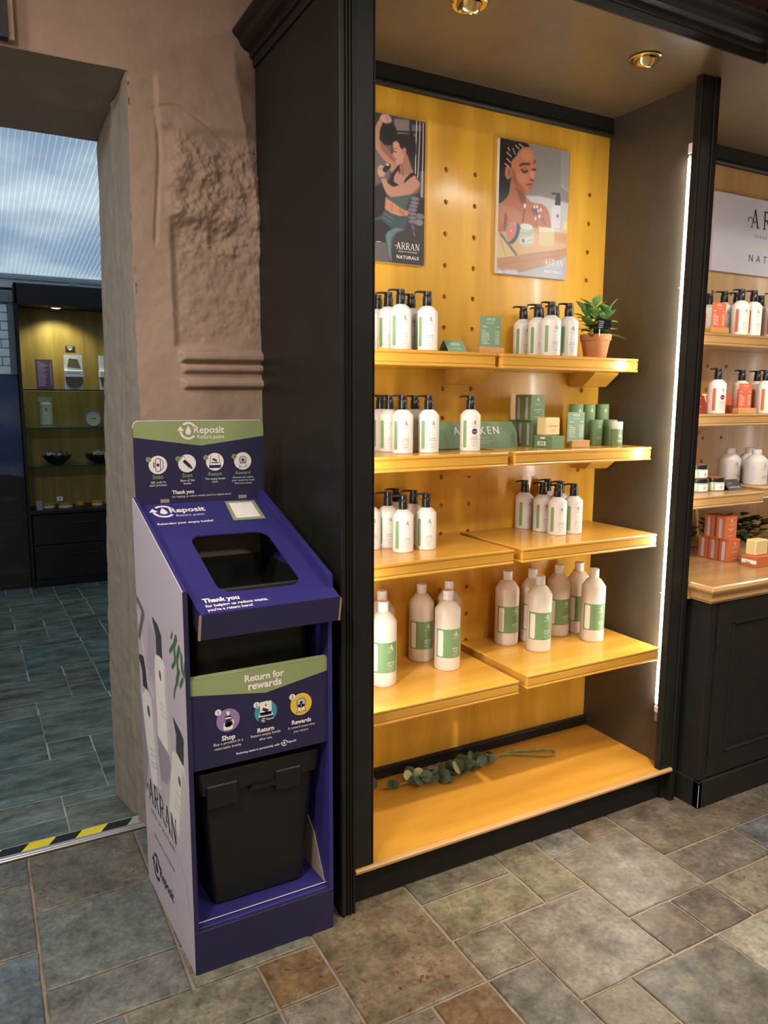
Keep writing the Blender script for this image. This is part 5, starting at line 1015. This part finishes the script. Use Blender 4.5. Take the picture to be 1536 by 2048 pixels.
gp([(1.770, 2.0535, 'tallest looking white pump bottle, front of the group by the plant'), (1.7735, 2.128, 'white pump bottle just behind the front one, top right shelf'), (1.768, 2.202, 'leftmost white pump bottle of the group by the plant'), (1.8495, 2.0548, 'white pump bottle right beside the terracotta pot'), (1.850, 2.127, 'pump bottle mostly hidden behind the pot-side bottle, top right'), (1.843, 2.200, 'rearmost hidden pump bottle of the group by the plant')], SH['1R'])
gp([(1.193, 2.07, 'white pump bottle foremost in the second shelf left cluster'), (1.190, 2.153, 'white pump bottle behind the foremost one, second shelf left'), (1.1976, 2.228, 'white pump bottle against the left post on the second shelf'), (1.289, 2.068, 'white pump bottle on the right front of the second shelf cluster'), (1.289, 2.155, 'white pump bottle hidden at the back of the second shelf cluster'), (1.455, 2.072, 'lone white pump bottle with a purple sticker before the green sign')], SH['2L'], (5,))
gp([(1.193, 2.061, 'white pump bottle standing foremost on the third left shelf'), (1.188, 2.154, 'white pump bottle behind the foremost one on the third left shelf'), (1.283, 2.066, 'white pump bottle at the right front of the third left shelf'), (1.291, 2.160, 'white pump bottle behind the right front one, third left shelf'), (1.264, 2.230, 'rearmost white pump bottle on the third left shelf'), (1.122, 2.150, 'white pump bottle cut off by the left post, third shelf')], SH['3L'])
gp([(1.842, 2.066, 'white pump bottle standing foremost on the third right shelf'), (1.8425, 2.148, 'white pump bottle second in line on the third right shelf'), (1.823, 2.229, 'leftmost white pump bottle on the third right shelf'), (1.914, 2.062, 'rightmost white pump bottle on the third right shelf'), (1.9265, 2.148, 'pump bottle half hidden behind the rightmost one, third right shelf'), (1.930, 2.225, 'rearmost half hidden pump bottle on the third right shelf')], SH['3R'])
G2 = 'large refill bottles on the lowest shelves'
for x, y, lab in ((1.128, 2.072, 'large refill bottle brightly lit beside the left post'), (1.190, 2.196, 'refill bottle half hidden behind the brightly lit left one'), (1.360, 2.213, 'refill bottle standing left in the lower left trio'), (1.4746, 2.208, 'refill bottle hidden at the back of the lower left trio'), (1.393, 2.094, 'refill bottle standing foremost in the lower left trio')): refill((x, y, SH['4L']), math.radians(4)+J()*.6, lab, G2)
for x, y, lab in ((1.7103, 2.1737, 'leftmost refill bottle on the lowest right shelf'), (1.8149, 2.157, 'refill bottle hidden between two others, lowest right shelf'), (1.7665, 2.056, 'refill bottle standing foremost on the lowest right shelf'), (1.9514, 2.1646, 'shaded refill bottle in the middle back of the lowest right shelf'), (2.054, 2.163, 'rearmost refill bottle near the lit right edge'), (2.0234, 2.051, 'rightmost refill bottle on the lowest right shelf')): refill((x, y, SH['4R']), math.radians(2)+J(), lab, G2)
# ---- small cards
def block_card(name, label, x0, x1, y, z, zc, m, ink, bx0, bx1, bh, words):
    t = thing(name, label, 'card', ((x0+x1)/2, y, z))
    mk('wood_block', box(bx0, bx1, y-.012, y+.018, z, z+bh, .0015), M['blockwood'], t)
    c = sub(mk('card', box(x0, x1, y, y+.002, z+bh-.008, zc), m, t)); ff = lambda a, b: (a, y-.0005, b)
    w = x1-x0; h = zc-z-bh; cx = (x0+x1)/2
    vf = join(flat(shift(arran(w*.42)[0], cx-w*.21, zc-h*.14), ff), mapped(at2(textw('NATURALS', w*.36, 'CENTER', 0, track=1.3), cx, zc-h*.24), ff))
    P = []
    for i, wl_ in enumerate(words):
        zz = zc-h*(.36+.066*i)
        if wl_: vf = join(vf, mapped(at2(text2(wl_, h*.062, 'LEFT', .01), x0+w*.1, zz), ff), mapped(at2(text2('£%d.00' % (6+i*2), h*.062, 'RIGHT', .01), x1-w*.08, zz), ff))
    mk('lettering', vf, ink, c); return t
WL = ['Awaken', '', 'Soap', 'Deodorant', 'Hand Wash', 'Body Wash', 'Hand Lotion', 'Shampoo', 'Conditioner', '', 'Refills']
block_card('price_list', 'green price list in a wooden block on the top shelf', 1.497, 1.583, 2.088, 1.652, 1.777, M['green_sign'], M['white_ink'], 1.4906, 1.5913, .0225, WL)
block_card('price_list', 'pale green price list before the green tubes, second shelf', 1.8555, 1.934, 2.045, 1.334, 1.459, M['green_sign'], M['white_ink'], 1.868, 1.954, .0255, WL)
block_card('price_list', 'orange price list in a block on the upper neighbouring shelf', 2.577, 2.656, 2.045, 1.766, 1.884, M['orange'], M['white_ink'], 2.565, 2.668, .022, ['Uplift']+WL[1:])
block_card('price_list', 'orange price list in a block on the middle neighbouring shelf', 2.778, 2.858, 2.050, 1.450, 1.573, M['orange'], M['white_ink'], 2.768, 2.880, .0225, ['Uplift']+WL[1:])
def tent(name, label, x0, x1, yf, yr, yb_, z, zr, m, th, words, ink):
    t = thing(name, label, 'sign', ((x0+x1)/2, yr, z))
    ff = lambda a, b, d=0.: (a, yf+(yr-yf)*(b-z)/(zr-z)-d, b)
    mk('front_card', prism([(x0, z), (x1, z), (x1, zr), (x0, zr)], lambda a, b: ff(a, b), lambda a, b: ff(a, b, -th)), m, t)
    mk('back_card', prism([(x0, z), (x1, z), (x1, zr), (x0, zr)], lambda a, b: (a, yb_+(yr-yb_)*(b-z)/(zr-z), b), lambda a, b: (a, yb_+th+(yr-yb_)*(b-z)/(zr-z), b)), m, t)
    vf = ([], [])
    for kind, s_, w, x, zz in words:
        vf = join(vf, flat(shift(arran(w)[0], x-w/2, zz), lambda a, b: ff(a, b, .0006)) if kind == 'A' else mapped(at2(textw(s_, w, 'CENTER', kind, track=1.4), x, zz), lambda a, b: ff(a, b, .0006)))
    mk('lettering', vf, ink, t); return t
tent('tent_card', 'small green tent card on the left part of the top shelf', 1.345, 1.416, 2.042, 2.074, 2.106, SH['1L'], 1.6915, M['green_sign'], .0012, [('A', '', .036, 1.381, 1.674), (0., 'NATURALS', .030, 1.381, 1.6615)], M['white_ink'])
aw_ = tent('sign_board', 'long sage green sign board behind the lone stickered bottle', 1.389, 1.722, 2.155, 2.192, 2.236, 1.334, 1.424, M['green_sign'], .002, [(.01, 'AWAKEN', .195, 1.556, 1.3815), (0., 'BERGAMOT & EUCALYPTUS', .10, 1.556, 1.3655), (0., 'Bright and fresh to start every', .12, 1.556, 1.356), (0., 'morning with a lift', .085, 1.556, 1.3485)], M['white_ink'])
mk('side_gusset', ([(1.722, 2.155, 1.334), (1.735, 2.2, 1.334), (1.722, 2.192, 1.424), (1.729, 2.17, 1.385)], [(0, 1, 3), (1, 2, 3), (0, 3, 2)]), M['green_sign'], aw_)
tent('sign_board', 'red-orange sign board behind a stickered bottle, neighbouring unit', 2.45, 2.875, 2.135, 2.165, 2.215, 1.450, 1.533, M['orange'], .002, [(.01, 'UPLIFT', .2, 2.625, 1.495), (0., 'GRAPEFRUIT & LIME', .1, 2.625, 1.475)], M['white_ink'])
tent('tent_card', 'black tent card with white border on the jar shelf', 2.705, 2.795, 2.005, 2.045, 2.085, SH['R3a'], SH['R3a']+.042, M['ink'], .0012, [(.02, 'A touch of calm', .062, 2.75, 1.148), (0., 'salve', .02, 2.735, 1.163)], M['white_ink'])
# ---- cartons
def carton(label, x, y, z, w, d, h, m, strip, group, rz=0.):
    k_ = ('carton', m.name, round(w, 3), round(h, 3))
    if k_ in BT: return dup(BT[k_], (x, y, z), rz, label, group)
    t = thing('soap_carton', label, 'carton', (x, y, z), rz, group)
    mk('box', box(0, w, 0, d, 0, h, .0008), m, t, False, False)
    mk('side_strip', flat([rrect(d*.30, d*.62, h*.04, h*.90, d*.15)], lambda a, b: (-.0004, d-a, b)), strip, t, False, False)
    ff = lambda a, b: (a, -.0005, b)
    vf = flat(shift(emblem(h*.16), w*.5, h*.74), ff)
    for s_, ww, zz in (('NATURALS', .42, .62), ('AWAKEN' if 'green' in m.name else 'UPLIFT', .5, .40), ('SOAP', .2, .32), ('CITRUS', .4, .12)): vf = join(vf, mapped(at2(textw(s_, w*ww, 'CENTER', .01, track=1.3), w*.5, h*zz), ff))
    mk('lettering', vf, M['white_ink'], t, False, False); BT[k_] = t; return t
GG = 'green soap cartons on the second shelf'; z = SH['2R']
for i, (y, lab) in enumerate(((2.128, 'green soap carton foremost in the lower row, second shelf'), (2.1725, 'green soap carton in the middle of the lower row'), (2.217, 'green soap carton rearmost in the lower row'))): carton(lab, 1.765-.004*(i == 2), y, z, .064, .0435, .093, M['green_box'], M['lilac'], GG)
for y, lab in ((2.131, 'green soap carton foremost in the upper row'), (2.176, 'green soap carton behind the foremost one in the upper row')): carton(lab, 1.758, y, z+.0932, .064, .0435, .093, M['green_box'], M['lilac'], GG)
def lying(label, x, y, z, w, d, h, m, slab, group=None):
    t = thing('soap_carton', label, 'carton', (x, y, z), 0, group)
    mk('box', box(x, x+w, y, y+d, z, z+h, .0008), m, t)
    fl = lambda a, b: (x-.0005, y+d-a, b+z)
    mk('code_panel', flat([[(d*.2, h*.2), (d*.66, h*.2), (d*.66, h*.52), (d*.2, h*.52)], [(d*.36, h*.74), (d*.62, h*.74), (d*.62, h*.88), (d*.36, h*.88)]] if not slab else [[(0, h*.3), (d, h*.3), (d, h*.66), (0, h*.66)]], fl), M['white_ink'], t)
    mk('bar_code', flat([[(d*(.26+.05*i), h*.25), (d*(.26+.05*i+.012+.012*(i % 3)), h*.25), (d*(.26+.05*i+.012+.012*(i % 3)), h*.47), (d*(.26+.05*i), h*.47)] for i in range(7)], lambda a, b: (x-.0009, y+d-a, b+z)), M['ink'], t); return t
def soap(label, x, y, z, w, d, h, word):
    t = thing('soap_bar', label, 'soap', (x, y, z)); mk('bar', box(x, x+w, y, y+d, z, z+h, .004), M['soap'], t, True)
    if word: mk('stamp', join(mapped(at2(textw(word, w*.62, 'CENTER', .01, track=1.2), x+w*.5, z+h*.48), lambda a, b: (a, y-.0004, b)), mapped(at2(textw('SOAP', w*.25, 'CENTER'), x+w*.5, z+h*.25), lambda a, b: (a, y-.0004, b))), M['amber'], t)
    return t
lying('flat green soap carton under the cream soap bar', 1.762, 2.018, z, .058, .094, .0435, M['green_box'], False)
soap('cream soap bar resting on the flat green carton', 1.762, 2.052, z+.0436, .066, .050, .063, 'AWAKEN')
def tubep(label, x, y, z, r, h, cap, group):
    t = thing('deodorant_tube', label, 'tube', (x, y, z), math.radians(-12), group)
    mk('tube', lathe([(0, 0), (r-.0006, 0), (r, .001), (r, h*(.70 if cap else .985)), (r-.0004, h*(.702 if cap else .992))]+([(0, h*.703)] if cap else [(r-.002, h), (0, h)]), 30), M['green_box'], t, True, False)
    if cap: mk('cap', lathe([(r*.97, h*.703), (r*.985, h*.71), (r*.985, h*.97), (r*.9, h), (0, h)], 30), M['cap'], t, True, False)
    tt = h*.70 if cap else h
    ff = wrapf(r, .0005); vf = flat([[(-x_, y_+tt-.03) for x_, y_ in p] for p in emblem(.013)], ff)
    for s_, ww, zz in (('AWAKEN', .018, tt*.32), ('DEODORANT', .02, tt*.26)): q = textw(s_, ww, 'CENTER', .01, track=1.2); vf = join(vf, mapped(([(-a, b+zz) for a, b in q[0]], q[1]), ff))
    mk('lettering', vf, M['white_ink'], t, False, False)
    if cap: mk('sticker', flat(wrap_shape(r, -.016, .007, ball(tt*.78, .007), 12), wrapf(r, .0009)), M['purple'], t, False, False)
    return t
GT = 'green tubes on the second shelf'
for x, y, lab in ((1.992, 2.152, 'tall green tube behind the pale price list'), (2.0505, 2.15, 'tall green tube in the middle of the back row'), (2.1205, 2.15, 'tall green tube at the right end of the back row')): tubep(lab, x, y, z, .0255, .153, False, GT)
tubep('short green tube in front, just right of the price list', 2.040, 2.095, z, .0245, .0955, False, GT); tubep('short green tube behind the white-capped one', 2.112, 2.095, z, .0245, .0955, False, GT); tubep('green tube with a white cap and purple sticker', 2.082, 2.032, z, .0215, .0905, True, GT)
# ---- potted plant
pp = thing('potted_plant', 'leafy plant in a terracotta pot on the top shelf', 'plant', (2.008, 2.085, SH['1R'])); PC = Vector((2.008, 2.085, SH['1R']))
mk('pot', lathe([(0, 0), (.038, 0), (.040, .003), (.0505, .062), (.0545, .064), (.0565, .083), (.0555, .085), (.051, .084), (.048, .070), (0, .069)], 36, tuple(PC)), M['terracotta'], pp, True)
mk('soil', lathe([(0, .075), (.03, .076), (.049, .072)], 24, tuple(PC)), M['soil'], pp)
def leaf(c, d, L, Wd, curl, up=Vector((0, 0, 1)), n=6):
    """pointed oval leaf from c along d"""
    d = Vector(d).normalized(); s_ = d.cross(up); s_ = s_.normalized() if s_.length > .05 else Vector((1, 0, 0)); nn_ = s_.cross(d); V, F = [], []
    for i in range(n+1):
        t = i/n; w = Wd*math.sin(math.pi*min(1, t*.94+.04))**.75*(1 if t < .6 else 1-.25*(t-.6)/.4); p = Vector(c)+d*L*t-nn_*curl*L*t*t
        V += [tuple(p-s_*w+nn_*w*.25), tuple(p), tuple(p+s_*w+nn_*w*.25)]
    for i in range(n): F += [(3*i, 3*i+1, 3*i+4, 3*i+3), (3*i+1, 3*i+2, 3*i+5, 3*i+4)]
    b = len(V); V += [(x, y, z_-.0006) for x, y, z_ in V]; F += [tuple(b+k for k in q[::-1]) for q in F[:2*n]]
    return V, F
for i in range(5):
    a = 1.2*i+.4; tip = PC+Vector((.05*math.cos(a), .035*math.sin(a), .165+.02*(i % 2)))
    base = PC+Vector((.015*math.cos(a), .015*math.sin(a), .07)); mk('stem', tube([tuple(base), tuple((base+tip)/2+Vector((0, 0, .01))), tuple(tip)], .0018, 6), M['stem'], pp)
    for k_ in range(9):
        t = .25+.75*k_/8; p = base.lerp(tip, t); th_ = a+2.4*k_; el = .15+.9*t
        mk('leaf', leaf(p, (math.cos(th_)*math.cos(el), math.sin(th_)*math.cos(el), math.sin(el)), random.uniform(.044, .062), random.uniform(.015, .021), random.uniform(.1, .5)), M['leaf'] if (k_+i) % 3 else M['leaf_dark'], pp, True)
for dx, dy, dz_, L_ in ((.9, -.3, .08, .12), (-.8, -.5, .1, .075), (.2, -.9, .25, .06), (-.3, -.8, .5, .06)): mk('leaf', leaf(PC+Vector((0, 0, .085)), (dx, dy, dz_), L_, .02, .2, n=8), M['leaf_dark'], pp, True)
tg = thing('plant_tag', 'black tag with white lettering stuck in the plant pot', 'tag', (2.0, 2.035, SH['1R']))
mk('tag', prism([(1.966, 1.752), (2.029, 1.751), (2.030, 1.785), (1.968, 1.787)], lambda a, b: (a, 2.033, b), lambda a, b: (a, 2.0345, b)), mat('matt_black_tag', (16, 16, 16), .9, spec=.05), tg); mk('stick', box(1.976, 1.979, 2.0346, 2.0362, 1.728, 1.775), M['white_ink'], tg)
mk('lettering', join(*[mapped(at2(text2(s_, .0056, 'LEFT', .0), 1.970, zz), lambda a, b: (a, 2.0325, b)) for s_, zz in (('No plastic', 1.777), ('aluminium', 1.770), ('free from', 1.763), ('parabens', 1.756))]), M['white_ink'], tg)
# ---- eucalyptus spray on the sill
eu = thing('eucalyptus_spray', 'artificial eucalyptus spray lying on the amber sill', 'foliage', (1.5, 2.13, SIL)); e0 = SIL
st_ = [(1.18, 2.17, e0+.012), (1.26, 2.15, e0+.02), (1.36, 2.135, e0+.022), (1.47, 2.13, e0+.024), (1.58, 2.145, e0+.02), (1.66, 2.165, e0+.012), (1.715, 2.185, e0+.008)]
mk('stem', tube(st_, .0026, 8), M['stem'], eu)
mk('loop', tube([(1.60, 2.152, e0+.012), (1.70, 2.18, e0+.010), (1.76, 2.176, e0+.014), (1.80, 2.160, e0+.014), (1.85, 2.145, e0+.012), (1.895, 2.13, e0+.010), (1.912, 2.105, e0+.008), (1.895, 2.085, e0+.007), (1.85, 2.095, e0+.008), (1.80, 2.135, e0+.008), (1.76, 2.165, e0+.007), (1.70, 2.185, e0+.006), (1.63, 2.165, e0+.006)], .0042, 8), M['stem'], eu, True)
def disc_leaf(c, d, r, m, par):
    d = Vector(d).normalized(); u = d.orthogonal().normalized(); rot = Matrix.Rotation(random.uniform(0, 6.28), 3, d); u = rot @ u; w = d.cross(u); n = 10
    V = [tuple(Vector(c)+d*r*.16)]+[tuple(Vector(c)+u*r*math.cos(2*math.pi*i/n)+w*r*(.88)*math.sin(2*math.pi*i/n)) for i in range(n)]
    V += [(x-d.x*.0008, y-d.y*.0008, z_-d.z*.0008) for x, y, z_ in V]
    F = [(0, 1+i, 1+(i+1) % n) for i in range(n)]+[(n+1, n+2+(i+1) % n, n+2+i) for i in range(n)]+[(1+i, n+2+i, n+2+(i+1) % n, 1+(i+1) % n) for i in range(n)]
    mk('leaf', (V, F), m, par, True)
for i in range(40):
    t = i/39; x = 1.27+.37*t; y = 2.150-.018*math.sin(math.pi*t)+.014*t; sd = 1 if i % 2 else -1; r = .018+.008*math.sin(math.pi*min(1, t*1.1))
    c = (x+random.uniform(-.008, .008), y+sd*random.uniform(.006, .028)*1.0, e0+.026+random.uniform(-.002, .016)); mm = M['euc_l'] if (t < .22 and i % 2) or i == 20 else M['euc']
    disc_leaf(c, (random.uniform(-.9, .3), random.uniform(-1, -.2)*(1 if i % 3 else -.6), random.uniform(.15, .8)), r*1.02, mm, eu)
for x, y in ((1.215, 2.155), (1.222, 2.15), (1.205, 2.16), (1.165, 2.20), (1.16, 2.19), (1.31, 2.215), (1.32, 2.21)): disc_leaf((x, y, e0+.024), (random.uniform(-1, 1), -.6, .2), .018, M['euc'], eu)
# ================================================================== NEIGHBOURING UNIT'S GOODS
G3 = 'orange striped pump bottles in the neighbouring unit'; z = SH['R1a']
for x, y, lab in ((2.774, 2.068, 'orange striped pump bottle foremost beside the orange price list, upper shelf'), (2.766, 2.141, 'orange striped pump bottle half behind the upper orange price list'), (2.770, 2.216, 'orange striped pump bottle rearmost behind the upper orange price list'), (2.850, 2.066, 'second front orange striped pump bottle on the upper neighbouring shelf'), (2.842, 2.139, 'pump bottle hidden behind the second front one, upper neighbouring shelf'), (3.009, 2.146, 'shaded pump bottle further right on the upper neighbouring shelf'), (2.985, 2.072, 'pump bottle at the picture edge on the upper neighbouring shelf')): pump_bottle('orange', (x, y, z), math.radians(-18)+J(), lab, G3)
z = SH['R2a']
pump_bottle('orange', (2.676, 2.075, z), math.radians(-14), 'orange striped pump bottle with a purple sticker, middle neighbouring shelf', G3, True)
for x, y, lab in ((2.905, 2.135, 'shaded pump bottle behind the middle orange price list'), (3.045, 2.16, 'shaded pump bottle right of the middle orange price list'), (2.992, 2.082, 'pump bottle at the picture edge on the middle neighbouring shelf')): pump_bottle('orange', (x, y, z), math.radians(-14)+J(), lab, G3)
def jar(label, x, y, z):
    if 'jar' in BT: return dup(BT['jar'], (x, y, z), J(), label, 'balm jars on the neighbouring shelf')
    t = thing('balm_jar', label, 'jar', (x, y, z), 0, 'balm jars on the neighbouring shelf'); R = .041
    mk('glass_body', lathe([(0, 0), (.037, 0), (R, .004), (R, .036), (.038, .040), (0, .0401)], 32), M['jar_glass'], t, True, False)
    lid_ = mk('lid', lathe([(.0425, .0395), (.043, .041), (.043, .0545), (.042, .056), (.040, .0562), (.0395, .0552)], 32), M['pump'], t, True, False)
    mk('lid_disc', lathe([(.0398, .0548), (.0398, .0556), (0, .0557)], 32), M['orange'], lid_, False, False)
    lb = mk('label', flat(wrap_rect(R, -.55, .75, .006, .032, 12), wrapf(R)), M['white_ink'], t, False, False)
    mk('lettering', flat([[(-x_+.006, y_+.012) for x_, y_ in p] for p in emblem(.014)], wrapf(R, .0009)), M['ink'], lb, False, False)
    BT['jar'] = t; return t
z = SH['R3a']; jar('balm jar standing right on the jar shelf', 2.664, 2.053, z); jar('balm jar under another beside the fluted post', 2.567, 2.055, z); jar('balm jar stacked on top of another', 2.556, 2.052, z+.0563)
def grey(label, x, y, z):
    if 'grey' in BT: return dup(BT['grey'], (x, y, z), J(), label, 'grey bottles on the neighbouring shelf')
    t = thing('grey_bottle', label, 'bottle', (x, y, z), math.radians(-15), 'grey bottles on the neighbouring shelf'); R = .0455
    mk('body', lathe([(0, 0), (.042, 0), (R, .004), (R, .098), (.0435, .106), (.030, .121), (.0185, .1275), (.017, .1285), (0, .1286)], 36), M['grey_bottle'], t, True, False)
    mk('cap', lathe([(.0185, .128), (.019, .130), (.019, .147), (.0175, .149), (0, .1492)], 24), M['grey_bottle'], t, True, False)
    mk('side_stripe', flat(wrap_shape(R, 1.1*R, .007, pill(.012, .085, .007, .004)), wrapf(R)), M['lilac'], t, False, False)
    mk('lettering', label_text(R, [('NATURALS', .024, .068, 0.), ('UPLIFT', .026, .035, .01), ('BATH FOAM', .028, .028, .01)], .076, .016), M['ink'], t, False, False); BT['grey'] = t; return t
z = SH['R3b']
for x, y, lab in ((2.886, 2.150, 'grey capped bottle at the left end, in the darkest shade'), (2.986, 2.128, 'grey capped bottle in the middle of the grey group'), (2.913, 2.043, 'grey capped bottle nearest the front at the picture edge')): grey(lab, x, y, z)
GO = 'orange soap cartons on the counter'; z = .8505
for y, lab in ((1.9595, 'orange soap carton foremost in the lower counter row'), (2.0095, 'orange soap carton second in the lower counter row'), (2.0595, 'orange soap carton rearmost in the lower counter row')): carton(lab, 2.663, y, z, .069, .0455, .093, M['orange_box'], M['lilac'], GO)
for y, lab in ((1.972, 'orange soap carton foremost in the upper counter row'), (2.028, 'orange soap carton rearmost in the upper counter row')): carton(lab, 2.652, y, z+.0932, .069, .0455, .093, M['orange_box'], M['lilac'], GO)
lying('flat orange soap carton under a soap bar on the counter', 2.674, 1.840, z, .10, .066, .0425, M['orange_box'], True)
soap('cream soap bar resting on the flat orange carton', 2.69, 1.860, z+.0426, .078, .045, .062, '')
gl_ = thing('leaf_garland', 'dark leafy garland lying behind the orange cartons', 'foliage', (2.9, 2.17, z))
mk('stem', tube([(2.50, 2.2, z+.02), (2.75, 2.16, z+.05), (2.95, 2.17, z+.06), (3.2, 2.16, z+.05)], .004, 8), M['stem'], gl_)
for i in range(130):
    x = random.uniform(2.74, 3.15) if i > 10 else random.uniform(2.5, 2.62); c = (x, random.uniform(2.11, 2.2), z+random.uniform(.02, .14)); a = random.uniform(0, 6.28)
    mk('leaf', leaf(c, (math.cos(a), -abs(math.sin(a))*.5, random.uniform(-.15, .5)), random.uniform(.045, .075), random.uniform(.015, .024), random.uniform(0, .4)), M['euc_d'] if i % 9 else M['euc_l'], gl_, True)

sl = thing('spotlight', 'small bright spotlight fixed above the neighbouring unit', 'lamp', (2.88, 2.14, 3.05))
mk('base', lathe([(0, 0), (.035, 0), (.035, -.012), (.012, -.02), (.008, -.05), (0, -.05)], 20), M['chrome'], sl, True, False)
mk('head', lathe([(0, -.045), (.022, -.048), (.03, -.07), (.034, -.12), (.030, -.12), (.026, -.09), (0, -.08)], 20), M['cap'], sl, True, False)
